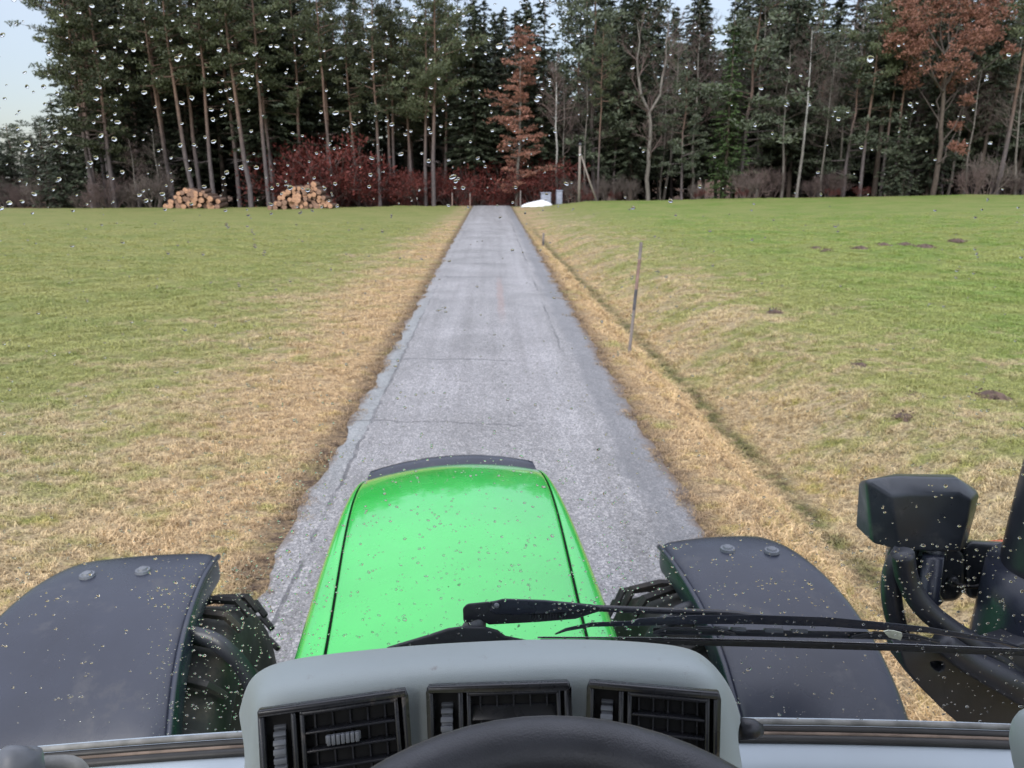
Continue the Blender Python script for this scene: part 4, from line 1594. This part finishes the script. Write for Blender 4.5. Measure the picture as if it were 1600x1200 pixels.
# mudguard stays
for sg, f, x0, yy in ((-1, fL, -0.80, 2.12), (1, fR, 0.66, 2.05)):
    mb = MB()
    mb.tube(catmull([(x0 - sg * 0.14, yy, 0.95), (x0 - sg * 0.13, yy, 1.20), (x0 - sg * 0.07, yy, 1.33), (x0 + sg * 0.02, yy + 0.02, 1.375), (x0 + sg * 0.2, yy + .02, 1.395)], 5), 0.020, 8, squash=1.4)
    mb.build('mudguard_stay', M['black'], tractor, smooth=True)


# windscreen -------------------------------------------------
def gy_(x):
    return 0.815 - 0.085 * x - 0.08 * x * x


TILT = 0.06


def glass_pt(px, py, off=0.0):
    l = TR3i @ ray(px, py)
    t = 0.8 / l.y
    for _ in range(8):
        x = l.x * t
        z = 2.7 + l.z * t
        yy = gy_(x) - TILT * (z - 2.04) + off
        t = yy / l.y
    return V3((l.x * t, l.y * t, 2.7 + l.z * t))


xs = np.linspace(-0.86, 0.86, 25)
mb = MB()
rows = []
for z in np.linspace(1.99, 3.25, 5):
    rows.append([V3((x, gy_(x) - TILT * (z - 2.04), z)) for x in xs])
mb.loft(rows)
mb.build('windscreen', M['glass'], tractor, smooth=True)


def rail(name, mat, dy, dz, r, squash=1.0, n=8):
    mb = MB()
    mb.tube([V3((x, gy_(x) + dy, 2.04 + dz - 0.0)) for x in np.linspace(-0.9, 0.9, 31)], r, n, squash=squash)
    return mb.build(name, mat, tractor, smooth=True)


rail('glass_edge', M['frit'], -0.003, 0.004, 0.0035)
rail('windscreen_seal', M['seal'], -0.0085, -0.002, 0.0042)
rail('dust_line', M['sealdust'], -0.0145, -0.0045, 0.0032)
rail('seal_bead', M['seal'], -0.0215, -0.006, 0.0052)
# sill panel under the glass
mb = MB()
rows = []
for (dy, dz) in ((0.03, -0.016), (-0.022, -0.0085), (-0.030, -0.0090), (-0.050, -0.0125), (-0.062, -0.020), (-0.070, -0.038), (-0.075, -0.30)):
    rows.append([V3((x, gy_(x) + dy, 2.04 + dz)) for x in np.linspace(-0.9, 0.9, 25)])
mb.loft(rows)
mb.build('sill_panel', M['sill'], tractor, smooth=True)
# cowl outside between bonnet and glass
mb = MB()
rows = []
for (y, z, h) in ((0.85, 1.90, 0.40), (0.95, 1.86, 0.40), (1.10, 1.72, 0.39), (1.24, 1.62, 0.36), (1.35, 1.58, 0.33)):
    rows.append([V3((CX - h, y, z - 0.35)), V3((CX - h * .97, y, z - 0.05)), V3((CX - h * .85, y, z)), V3((CX, y, z + 0.01)), V3((CX + h * .85, y, z)), V3((CX + h * .97, y, z - .05)), V3((CX + h, y, z - 0.35))])
mb.loft(rows)
mb.build('cowl', M['black'], tractor, smooth=True)

# wiper housing bump, arm and blade
ob = MB()
ring_px = [(600, 1012), (640, 1000), (670, 991), (700, 981), (722, 978), (760, 979), (778, 984), (790, 993), (840, 1003), (840, 1030), (600, 1030)]
ob.poly_prism([glass_pt(a, b, 0.022) for a, b in ring_px], (0, 0.05, -0.034))
ob.build('wiper_motor_cover', M['black'], tractor, bevel=0.005, seg=3)
ob = MB()
ob.tube([glass_pt(740, 985, 0.045), glass_pt(745, 970, 0.045), glass_pt(747, 960, 0.045)], [0.016, 0.012, 0.009], 12)
wp = ob.build('wiper_spindle', M['knob'], tractor, smooth=True)
ob = MB()
head = [(724, 972), (723, 950), (730, 943), (770, 939), (790, 935), (850, 937), (925, 944), (940, 948), (938, 955), (900, 967), (840, 972), (765, 976), (750, 968), (735, 972)]
ob.poly_prism([glass_pt(a, b, 0.035) for a, b in head], (0, 0.022, -0.014))
arm = ob.build('wiper_arm', M['black'], tractor, bevel=0.004, seg=3)
ob = MB()
cap = [(764, 955), (770, 940), (785, 935.5), (850, 938), (930, 946), (928, 952), (860, 958), (800, 961), (775, 960)]
ob.poly_prism([glass_pt(a, b, 0.029) for a, b in cap], (0, 0.010, -0.006))
ob.build('arm_cover', M['fender'], arm, bevel=0.003, seg=2)
ob = MB()
for i in range(13):
    p_ = glass_pt(828 + i * 4.6, 963 - i * 0.1, 0.0335)
    ob.box(p_, (0.0013, 0.004, 0.006))
ob.build('spring_coils', M['black'], arm)['kind'] = 'stuff'
ob = MB()
ob.tube([glass_pt(776, 946, 0.0285), glass_pt(776, 946, 0.024)], [0.0035, 0.003], 10)
ob.build('pivot_pin', M['knob'], arm, smooth=True)
ob = MB()
ob.tube(catmull([glass_pt(925, 950, 0.045), glass_pt(1000, 953, 0.042), glass_pt(1100, 957, 0.040), glass_pt(1150, 960, 0.038), glass_pt(1192, 967, 0.032)], 5), 0.0042, 8, squash=1.0)
ob.build('arm_rod', M['black'], arm, smooth=True)


def strip(pxs, off, wpx, dpt, name, mat, par, bev=0.0015):
    """flat bar following a pixel line on the outer glass, wpx thick in the view, dpt deep"""
    mb = MB()
    rows = []
    for (a, b, h) in pxs:
        p0_, p1_ = glass_pt(a, b - h / 2, off), glass_pt(a, b + h / 2, off)
        rows.append([p0_, p1_, p1_ + V3((0, dpt, -0.62 * dpt)), p0_ + V3((0, dpt, -0.62 * dpt))])
    mb.loft(rows, closed=True, cap=True)
    return mb.build(name, mat, par, bevel=bev)


blade = strip([(868, 991, 2), (885, 984, 5), (925, 976, 7), (992, 974, 8), (1000, 972, 12), (1090, 968, 14), (1180, 968, 15), (1300, 972, 15), (1400, 980, 12), (1450, 984, 9), (1500, 992, 8), (1570, 1003, 6), (1598, 1013, 3)], 0.016, 0, 0.010, 'wiper_blade', M['fender'], tractor)
for (a, b, w) in ((1100, 981, 26), (1128, 982, 22), (1155, 983, 24), (1210, 985, 30), (1250, 986, 26)):
    strip([(a - w / 2, b, 7), (a + w / 2, b + 0.6, 7)], 0.019, 0, 0.006, 'blade_segment', M['knob'], blade)
strip([(1020, 989, 5), (1045, 982, 5), (1120, 983, 4), (1150, 991, 5)], 0.014, 0, 0.006, 'blade_bracket', M['black'], blade)
strip([(1020, 986, 10), (1400, 994, 12), (1440, 999, 8)], 0.021, 0, 0.004, 'blade_bridge', M['black'], blade)
strip([(1330, 996, 6), (1370, 989, 6), (1430, 993, 5), (1470, 1003, 5)], 0.014, 0, 0.006, 'blade_bracket', M['black'], blade)
strip([(840, 996, 3), (1000, 997, 3.2), (1200, 1001, 3.2), (1400, 1007, 3.2), (1620, 1016, 3.2)], 0.009, 0, 0.003, 'blade_spine', M['chrome'], blade, 0.0004)
strip([(845, 1000, 3.5), (1000, 1001.5, 5), (1060, 1004, 8), (1200, 1007, 9), (1400, 1013, 9), (1620, 1022, 9)], 0.006, 0, 0.005, 'rubber_squeegee', M['blackmatt'], blade, 0.0006)
# dry leaf scrap caught on the blade
ob = MB()
lf = [glass_pt(a, b, 0.003) for a, b in ((1381, 987), (1388, 985), (1398, 986), (1409, 989), (1410, 994), (1407, 1001), (1402, 999), (1396, 998), (1389, 996), (1384, 991))]
ob.poly_prism(lf, (0, 0.0015, 0))
o = ob.build('dry_leaf', M['leaf'])
o.matrix_world = TB
tag(o, 'pale dry leaf scrap caught on the wiper blade', 'leaf')

# dashboard ---------------------------------------------------
ridge = [(372, 1110), (383, 1068), (402, 1047), (440, 1031), (520, 1020), (640, 1008), (760, 1001), (850, 998), (950, 999), (1020, 1004), (1072, 1010), (1102, 1024), (1130, 1055), (1150, 1090), (1160, 1125)]
lip = [(383, 1175), (386, 1130), (392, 1108), (406, 1092), (500, 1078), (632, 1060), (760, 1052), (850, 1047), (950, 1047), (1020, 1049), (1085, 1056), (1112, 1063), (1133, 1082), (1145, 1110), (1152, 1150)]
RZ = [2.17, 2.205, 2.222, 2.232, 2.232, 2.232, 2.232, 2.232, 2.232, 2.232, 2.228, 2.220, 2.200, 2.175, 2.15]
LZ = [2.165, 2.20, 2.222, 2.238, 2.240, 2.241, 2.242, 2.242, 2.242, 2.242, 2.238, 2.232, 2.215, 2.19, 2.16]
rid = [L(a, b, z=z) for (a, b), z in zip(ridge, RZ)]
li = [L(a, b, z=z) for (a, b), z in zip(lip, LZ)]
rows = []
rows.append([p + V3((0, 0.02, -0.14)) for p in rid])
rows.append([p + V3((0, 0.012, -0.02)) for p in rid])
rows.append([p + V3((0, 0.006, -0.002)) for p in rid])
rows.append([p * 0.85 + q * 0.15 + V3((0, 0, 0.003)) for p, q in zip(rid, li)])
rows.append([p * 0.45 + q * 0.55 + V3((0, 0, 0.006)) for p, q in zip(rid, li)])
rows.append([p * 0.12 + q * 0.88 + V3((0, 0, 0.004)) for p, q in zip(rid, li)])
rows.append([V3((q.x, q.y, q.z)) + V3((0, -0.003, -0.006)) for q in li])


def face_off(q, d):
    k = 1.0 - 0.35 * d
    c = V3((0.03, 0, 0))
    return V3((c.x + (q.x - c.x) * (1.0 + 0.25 * d), q.y - 0.003 - 0.38 * d, q.z - d))


for d in (0.02, 0.05, 0.08, 0.12, 0.20):
    rows.append([face_off(q, d) for q in li])
mb = MB()
mb.loft(rows)
mb.build('dashboard', M['dash'], tractor, subsurf=2)


def vent(tlpx, trpx, slats, knob_at, closed=False):
    """air vent: corner pixels of its top edge lie on the dash face lip"""
    a = L(*tlpx, z=2.240)
    b = L(*trpx, z=2.240)
    u = (b - a)
    w = u.length
    u.normalize()
    dn = V3((0, -0.38, -1)).normalized()
    dn = (dn - u * dn.dot(u)).normalized()
    nr = dn.cross(u).normalized()
    if nr.y > 0:
        nr = -nr
    h = 0.098
    org = a + dn * 0.003 + nr * 0.010

    def pt(x, y, k):
        return org + u * x + dn * y + nr * k
    rot = Matrix((u, dn, nr)).transposed()
    o = empty('air_vent')
    o.parent = tractor
    fr = MB()
    t = 0.0055
    for (x0, x1, y0, y1) in ((0, w, 0, t), (0, w, h - t, h), (0, t, t, h - t), (w - t, w, t, h - t), (0.028, 0.033, t, h - t)):
        fr.box(pt((x0 + x1) / 2, (y0 + y1) / 2, 0.005), (x1 - x0, y1 - y0, 0.012), rot)
    fr.build('vent_frame', M['vent'], o, bevel=0.0018, seg=2)
    bk = MB()
    bk.box(pt(w / 2, h / 2, -0.001), (w - 0.004, h - 0.004, 0.003), rot)
    bk.build('vent_back', M['ventdark'], o)
    # louvre frame with rounded end posts
    fr = MB()
    x0, x1 = 0.036, w - t - 0.003
    fr.box(pt(x0 + 0.002, h / 2, 0.006), (0.004, h - 2 * t, 0.010), rot)
    fr.box(pt(x1 - 0.002, h / 2, 0.006), (0.004, h - 2 * t, 0.010), rot)
    fr.box(pt((x0 + x1) / 2, t + 0.0025, 0.006), (x1 - x0, 0.004, 0.010), rot)
    fr.build('louvre_frame', M['vent'], o, bevel=0.0012)
    n = slats
    for i in range(n):
        yy = t + 0.006 + (h - 2 * t - 0.006) * (i + 0.85) / n
        sm = MB()
        if closed:
            sm.box(pt((x0 + x1) / 2, yy - 0.002, 0.006 - 0.002), (x1 - x0 - 0.008, (h - 2 * t) / n * 0.62, 0.0022), rot @ Matrix.Rotation(radians(28), 3, 'X'))
        else:
            sm.box(pt((x0 + x1) / 2, yy, 0.005), (x1 - x0 - 0.008, 0.0022, 0.010), rot @ Matrix.Rotation(radians(-8), 3, 'X'))
        sm.build('slat', M['vent'], o, bevel=0.0006)
    for i in range(5):
        sm = MB()
        sm.box(pt(x0 + (x1 - x0) * (i + 0.8) / 5.6, h / 2, 0.0015), (0.0014, h - 2 * t, 0.003), rot)
        sm.build('rear_vane', M['vent'], o)
    if knob_at:
        yy = t + 0.006 + (h - 2 * t - 0.006) * (knob_at + 0.35) / n
        sm = MB()
        for i in range(7):
            sm.box(pt(x0 + (x1 - x0) * 0.42 + (i - 3) * 0.0042, yy, 0.0125), (0.0034, 0.0085, 0.006), rot)
        sm.box(pt(x0 + (x1 - x0) * 0.42, yy, 0.0095), (0.031, 0.007, 0.004), rot)
        sm.build('slider_knob', M['knob'], o, bevel=0.0008)
    # thumb wheel in its slot
    wl = MB()
    rw = 0.026
    for i in range(12):
        a2 = pi * (i / 11) - pi / 2
        cy_ = h * 0.42 + sin(a2) * rw
        ck = -0.014 + cos(a2) * rw
        if ck > -0.001:
            wl.box(pt(0.0175, cy_, ck), (0.011, 0.0048, 0.004), rot @ Matrix.Rotation(-a2, 3, 'X'))
    wl.tube([pt(0.0125, h * .42, -0.0150), pt(0.0225, h * .42, -0.0150)], 0.0255, 24)
    wl.build('thumb_wheel', M['knob'], o, bevel=0.0006)
    return o


vent((407, 1095), (634, 1063), 5, 1)
vent((671, 1058), (887, 1051), 4, 0, closed=True)
vent((922, 1050), (1122, 1067), 5, 2)
# small screws on the dash face
for (a, b) in ((651, 1112), (1155, 1140)):
    pass
mb = MB()
q = L(1172, 1137, z=2.15)
mb.tube([q + V3((-0.012, 0, 0)), q + V3((0.004, 0, -0.002)), q + V3((0.012, 0, -0.004))], [0.011, 0.010, 0.006], 12)
mb.build('dash_plug', M['black'], tractor, smooth=True)

# steering wheel
sw = empty('steering_wheel')
sw.parent = tractor
cxw = L(818, 1117, y=0.475)
R_ = 0.190
el = radians(12)
sw.location = cxw + V3((0, -R_ * cos(el) - 0.008, -R_ * sin(el) - 0.020))
sw.rotation_euler = (el, 0, 0)
mb = MB()
rows = []
for i in range(65):
    a = 2 * pi * i / 64
    rows.append([V3((cos(a) * (R_ + 0.021 * cos(b)), sin(a) * (R_ + 0.021 * cos(b)), 0.018 * sin(b))) for b in np.linspace(0, 2 * pi, 15)[:-1]])
mb.loft(rows, closed=True)
mb.build('rim', M['wheelgrip'], sw, smooth=True)
mb = MB(); mb.tube([(0, 0, -0.05), (0, 0, -0.02), (0, 0, -0.01)], [0.05, 0.055, 0.045], 24); mb.build('hub', M['black'], sw, smooth=True)
for a in (radians(-90), radians(30), radians(150)):
    mb = MB(); mb.tube([(cos(a) * 0.04, sin(a) * 0.04, -0.025), (cos(a) * 0.12, sin(a) * 0.12, -0.02), (cos(a) * R_, sin(a) * R_, 0)], [0.016, 0.012, 0.010], 8, squash=0.5)
    mb.build('spoke', M['black'], sw, smooth=True)
mb = MB(); mb.tube([sw.location + V3((0, 0.0, -0.05)), V3((sw.location.x, 0.62, 1.7))], [0.04, 0.05], 16)
mb.build('steering_column', M['black'], tractor, smooth=True)

# lever knob bottom left, grey trim bottom right
mb = MB()
q = L(30, 1172, y=0.60)
mb.tube(catmull([q + V3((0, 0, 0.004)), q + V3((0, -0.004, 0.0)), q + V3((0, -0.006, -0.012)), q + V3((0, -0.012, -0.06)), q + V3((0, -0.02, -0.12))], 3), [0.006, 0.010, 0.013, 0.0165, 0.018] + [0.0185] * 20 if False else [0.004 + 0.0155 * min(1, (i / 5) ** 0.5) for i in range(13)], 16)
mb.build('lever_knob', M['knob'], tractor, smooth=True)
mb = MB()
q = L(88, 1196, y=0.62)
mb.tube(catmull([q + V3((-0.03, 0, 0)), q + V3((0, 0, 0)), q + V3((0.015, 0, -0.004)), q + V3((0.02, 0, -0.02))], 3), [0.009] * 10, 12)
mb.build('catch', M['frit'], tractor, smooth=True)
mb = MB()
trim = [L(a, b, y=0.60) for a, b in ((1600, 1096), (1585, 1104), (1570, 1122), (1567, 1150), (1572, 1180), (1580, 1215), (1680, 1230), (1680, 1060))]
mb.poly_prism(trim, (0, -0.08, 0))
mb.build('pillar_trim', M['dash'], tractor, bevel=0.012, seg=4)

# exhaust stack with its shroud, bracket, hand rail, lamp cluster (right hand side)
YE = 1.18


def T(px, py, y=YE):
    return L(px, py, y=y)


mb = MB()
stack = []
for (py, left, w_) in ((560, 1655, 0.075), (700, 1626, 0.080), (800, 1601, 0.086), (880, 1582, 0.092), (920, 1578, 0.094), (1000, 1580, 0.094), (1060, 1580, 0.10), (1200, 1580, 0.11)):
    p_ = T(left, py)
    stack.append((V3((p_.x + w_, YE, p_.z)), w_))
mb.tube([s[0] for s in stack], [s[1] for s in stack], 28)
mb.build('exhaust_shroud', M['black'], tractor, smooth=True)
mb = MB()
low = []
for (py, left, w_) in ((900, 1572, 0.104), (950, 1562, 0.112), (1000, 1552, 0.120), (1030, 1546, 0.126)):
    p_ = T(left, py, YE - 0.02)
    low.append((V3((p_.x + w_, YE + 0.0, p_.z)), w_))
mb.tube([s[0] for s in low], [s[1] for s in low], 28)
mb.build('shroud_base', M['fender'], tractor, smooth=True)
# bracket plate with a hole
mb = MB()
outer = [(1392, 1000), (1402, 1030), (1425, 1060), (1460, 1095), (1500, 1130), (1560, 1180), (1640, 1250), (1700, 1250), (1700, 1010), (1640, 975), (1590, 990), (1540, 1005), (1500, 1010), (1465, 1008)]
hole = [(1441, 1021), (1450, 1020), (1460, 1022), (1462, 1029), (1460, 1034), (1454, 1036), (1447, 1032), (1442, 1026)]
bm = bmesh.new()
vo_ = [bm.verts.new(T(a, b, YE - 0.05)) for a, b in outer]
vh_ = [bm.verts.new(T(a, b, YE - 0.05)) for a, b in hole]
eds = [bm.edges.new((vo_[i], vo_[(i + 1) % len(vo_)])) for i in range(len(vo_))] + [bm.edges.new((vh_[i], vh_[(i + 1) % len(vh_)])) for i in range(len(vh_))]
bmesh.ops.triangle_fill(bm, edges=eds, use_beauty=True)
bmesh.ops.recalc_face_normals(bm, faces=bm.faces)
me = bpy.data.meshes.new('side_bracket')
bm.to_mesh(me)
bm.free()
me.materials.append(M['black'])
o = link('side_bracket', me, tractor)
md = o.modifiers.new('solid', 'SOLIDIFY'); md.thickness = 0.05; md.offset = 0
md = o.modifiers.new('bevel', 'BEVEL'); md.width = 0.008; md.segments = 3; md.limit_method = 'ANGLE'
me.polygons.foreach_set('use_smooth', [True] * len(me.polygons))
mb = MB()
ridge_l = catmull([T(1470, 1000, YE - 0.09), T(1510, 1030, YE - 0.09), T(1570, 1062, YE - 0.10), T(1640, 1100, YE - 0.10)], 5)
mb.tube(ridge_l, [0.018 + 0.012 * i / len(ridge_l) for i in range(len(ridge_l))], 12)
mb.build('bracket_rib', M['black'], tractor, smooth=True)
mb = MB()
mb.tube(catmull([T(1412, 862), T(1396, 890), T(1393, 930), T(1400, 970), T(1412, 1005), T(1440, 1045), T(1480, 1085)], 6), 0.0175, 14)
mb.build('hand_rail', M['black'], tractor, smooth=True)
mb = MB()
mb.tube(catmull([T(1410, 864, YE - 0.03), T(1418, 905, YE - 0.03), T(1440, 945, YE - 0.04), T(1480, 980, YE - 0.05), T(1530, 1012, YE - 0.06), T(1590, 1050, YE - 0.06), T(1650, 1085, YE - 0.06)], 6), 0.0190, 14)
mb.build('hand_rail', M['black'], tractor, smooth=True)
# lamp boxes behind the rail
YB = 1.32
for pts_, nm in (([(1388, 856), (1398, 850), (1496, 854), (1510, 866), (1508, 925), (1496, 940), (1440, 943), (1400, 930), (1386, 890)], 'headlamp_box'), ([(1503, 852), (1520, 846), (1590, 850), (1590, 938), (1512, 936), (1508, 890)], 'indicator_box')):
    mb = MB()
    mb.poly_prism([L(a, b, y=YB) for a, b in pts_], (0.050, 0.09, -0.044))
    par_ = mb.build(nm, M['lampback'], tractor, bevel=0.012, seg=3)
mb = MB()
mb.box(L(1550, 850, y=YB + 0.09) + V3((0, 0.004, -0.004)), (0.10, 0.012, 0.016))
mb.build('indicator_lens', M['reflector'], tractor, bevel=0.002)
mb = MB()
mb.tube(catmull([L(1486, 908, y=YB - 0.006), L(1500, 914, y=YB - 0.02), L(1520, 917, y=YB - 0.022), L(1537, 912, y=YB - 0.018), L(1544, 903, y=YB - 0.006)], 5), 0.004, 8)
mb.build('cable', M['blackmatt'], tractor, smooth=True)
for (a, b) in ((1487, 907), (1544, 903)):
    mb = MB(); q = L(a, b, y=YB - 0.002); mb.tube([q + V3((0, 0.004, 0)), q + V3((0, -0.010, 0))], [0.012, 0.009], 14)
    mb.build('cable_gland', M['lampback'], tractor, smooth=True)
# work lamp
YL = 1.28
wl_ = empty('work_lamp')
wl_.parent = tractor


def lampring(pts_, y):
    return [L(a, b, y=y) for a, b in pts_]


back = lampring([(1392, 776), (1420, 772), (1500, 772), (1518, 780), (1512, 815), (1500, 862), (1480, 862), (1405, 860)], YL)
# ring further out, larger: the housing widens towards the front
mid_ = lampring([(1352, 750), (1400, 744), (1495, 746), (1530, 772), (1524, 800), (1508, 858), (1420, 860), (1362, 848)], YL + 0.03)
frn = lampring([(1342, 752), (1400, 740), (1488, 741), (1527, 766), (1522, 800), (1500, 850), (1400, 858), (1336, 822)], YL + 0.10)
mb = MB()
mb.loft([back, mid_, frn], closed=True, cap=True)
mb.build('lamp_housing', M['lampback'], wl_, bevel=0.006, seg=3)
mb = MB()
c_ = sum(frn, V3((0, 0, 0))) / len(frn)
mb.poly_prism([c_ + (p_ - c_) * 0.9 + V3((0, 0.003, 0)) for p_ in frn], (0, 0.010, 0))
mb.build('lamp_lens', M['lens'], wl_, bevel=0.003)
mb = MB()
mb.tube([L(1459, 850, y=YL + 0.03), L(1457, 872, y=YL + 0.02)], [0.022, 0.026], 16)
mb.build('lamp_swivel', M['lampback'], wl_, smooth=True)
mb = MB()
mb.tube([L(1458, 868, y=YL), L(1452, 925, y=YL), L(1451, 934, y=YL), L(1450, 940, y=YL)], [0.019, 0.019, 0.026, 0.022], 16)
mb.build('lamp_post', M['fender'], wl_, smooth=True)

# cab shell around and above the driver
mb = MB(); mb.box((0, -0.35, 3.32), (1.75, 2.0, 0.14)); mb.build('cab_roof', M['roof'], tractor, bevel=0.05, seg=3)
for x in (-0.93, 0.93):
    mb = MB(); mb.tube([V3((x, gy_(x) + 0.0, 1.9)), V3((x, gy_(x) - TILT * 1.2, 3.28))], 0.03, 10); mb.build('cab_pillar', M['cab'], tractor, smooth=True)
    mb = MB(); mb.tube([V3((x, -1.25, 1.2)), V3((x, -1.2, 3.28))], 0.04, 10); mb.build('cab_pillar', M['cab'], tractor, smooth=True)
mb = MB(); mb.box((0, -0.3, 1.15), (1.6, 1.9, 0.06)); mb.build('cab_floor', M['blackmatt'], tractor)
mb = MB(); mb.box((0, -1.25, 1.7), (1.8, 0.06, 1.1)); mb.build('rear_panel', M['cab'], tractor, bevel=0.01)
mb = MB(); mb.box((0, -0.35, 1.72), (0.5, 0.5, 0.14)); mb.box((0, -0.62, 2.1), (0.48, 0.12, 0.75)); mb.build('driver_seat', M['blackmatt'], tractor, bevel=0.04, seg=3)


# ------------------------------------------------------------------ raindrops on the glass (uncountable: stuff)
def raindrops():
    r2 = random.Random(21)
    vs, fs = [], []
    nseg, nring = 10, 4
    base = 0
    inv = []

    def drop(px, py, rpx, asp, rot, hgt):
        nonlocal base
        c = glass_pt(px, py, 0.0006)
        zc = c.length if False else (c - V3((0, 0, 2.7))).length
        r = rpx * zc / F * 0.93
        up_ = 0.28 if py < 340 else 0.06
        gx_ = V3((1, -0.085 - 0.16 * c.x, 0)).normalized()
        gz_ = V3((0, -TILT, 1)).normalized()
        nn = gz_.cross(gx_).normalized()
        if nn.y < 0:
            nn = -nn
        ca, sa = cos(rot), sin(rot)
        wob = [1 + r2.uniform(-.12, .12) for _ in range(nseg)]
        for j in range(nring):
            t = j / nring
            rad = cos(t * pi / 2)
            hh = sin(t * pi / 2)
            for k in range(nseg):
                a = 2 * pi * k / nseg
                lx = cos(a) * rad * r * asp * wob[k]
                lz = sin(a) * rad * r / asp * wob[k]
                sag = up_ * r * hh
                vs.append(c + gx_ * (lx * ca - lz * sa) + gz_ * (lx * sa + lz * ca + sag) + nn * (hh * r * hgt))
        vs.append(c + gz_ * (up_ * r) + nn * (r * hgt))
        for j in range(nring - 1):
            for k in range(nseg):
                k2 = (k + 1) % nseg
                a, b = base + j * nseg + k, base + j * nseg + k2
                fs.append((a, b, b + nseg, a + nseg))
        tip = base + nring * nseg
        for k in range(nseg):
            fs.append((base + (nring - 1) * nseg + k, base + (nring - 1) * nseg + (k + 1) % nseg, tip))
        fs.append(tuple(base + k for k in range(nseg))[::-1])
        base += nring * nseg + 1

    def scatter(n, x0, x1, y0, y1, r0, r1, keep=None, big=0.06):
        for _ in range(n):
            px, py = r2.uniform(x0, x1), r2.uniform(y0, y1)
            if keep and not keep(px, py):
                continue
            r = (0.92 if y1 <= 340 else 0.74) * (r0 + (r1 - r0) * r2.random() ** 2.2)
            if r2.random() < big:
                r *= 1.5
            drop(px, py, r, r2.uniform(0.95, 1.35), r2.uniform(-.5, .5), r2.uniform(0.42, 0.62) + (0.15 if y1 <= 340 else 0))
            if r2.random() < 0.15:
                drop(px + r2.uniform(-9, 9), py + r2.uniform(-6, 6), r * 0.5, 1.1, 0, 0.6)

    def dens(px, py):
        f = 1.0
        if px > 900 and py < 330:
            f = 0.30
        return r2.random() < f
    scatter(760, -60, 1660, -30, 330, 1.5, 4.2, dens)
    scatter(60, 60, 760, 60, 300, 2.6, 4.4)
    scatter(480, -60, 1660, 320, 640, 1.2, 3.6, lambda a, b: r2.random() < 0.85)
    scatter(700, -60, 1660, 600, 900, 1.2, 3.4)
    scatter(800, 300, 1000, 700, 1000, 1.0, 3.2)
    scatter(800, -60, 1660, 840, 1130, 1.1, 3.4)
    scatter(560, 230, 520, 880, 1150, 0.9, 2.6)
    scatter(420, 880, 1660, 850, 1000, 1.1, 3.0)
    scatter(150, 880, 1660, 1000, 1120, 0.8, 1.7)
    for _ in range(70):
        px, py = r2.uniform(-40, 1640), r2.uniform(20, 1100)
        r = r2.uniform(1.2, 2.4)
        for q in range(r2.randint(2, 4)):
            drop(px + q * r2.uniform(-1.2, 1.2), py + q * r * r2.uniform(0.9, 1.5), r * r2.uniform(0.6, 1.1), r2.uniform(0.7, 1.5), r2.uniform(-1, 1), 0.5)
    me = bpy.data.meshes.new('raindrops')
    me.from_pydata([tuple(v) for v in vs], [], fs)
    me.materials.append(M['water'])
    sm = [len(p.vertices) < nseg for p in me.polygons]
    me.polygons.foreach_set('use_smooth', sm)
    me.update()
    bm = bmesh.new(); bm.from_mesh(me)
    bmesh.ops.recalc_face_normals(bm, faces=bm.faces)
    bm.to_mesh(me); bm.free()
    o = link('raindrops', me)
    o.matrix_world = TB
    tag(o, 'small clear raindrops scattered over the outside of the windscreen', 'raindrops', kind='stuff')


raindrops()
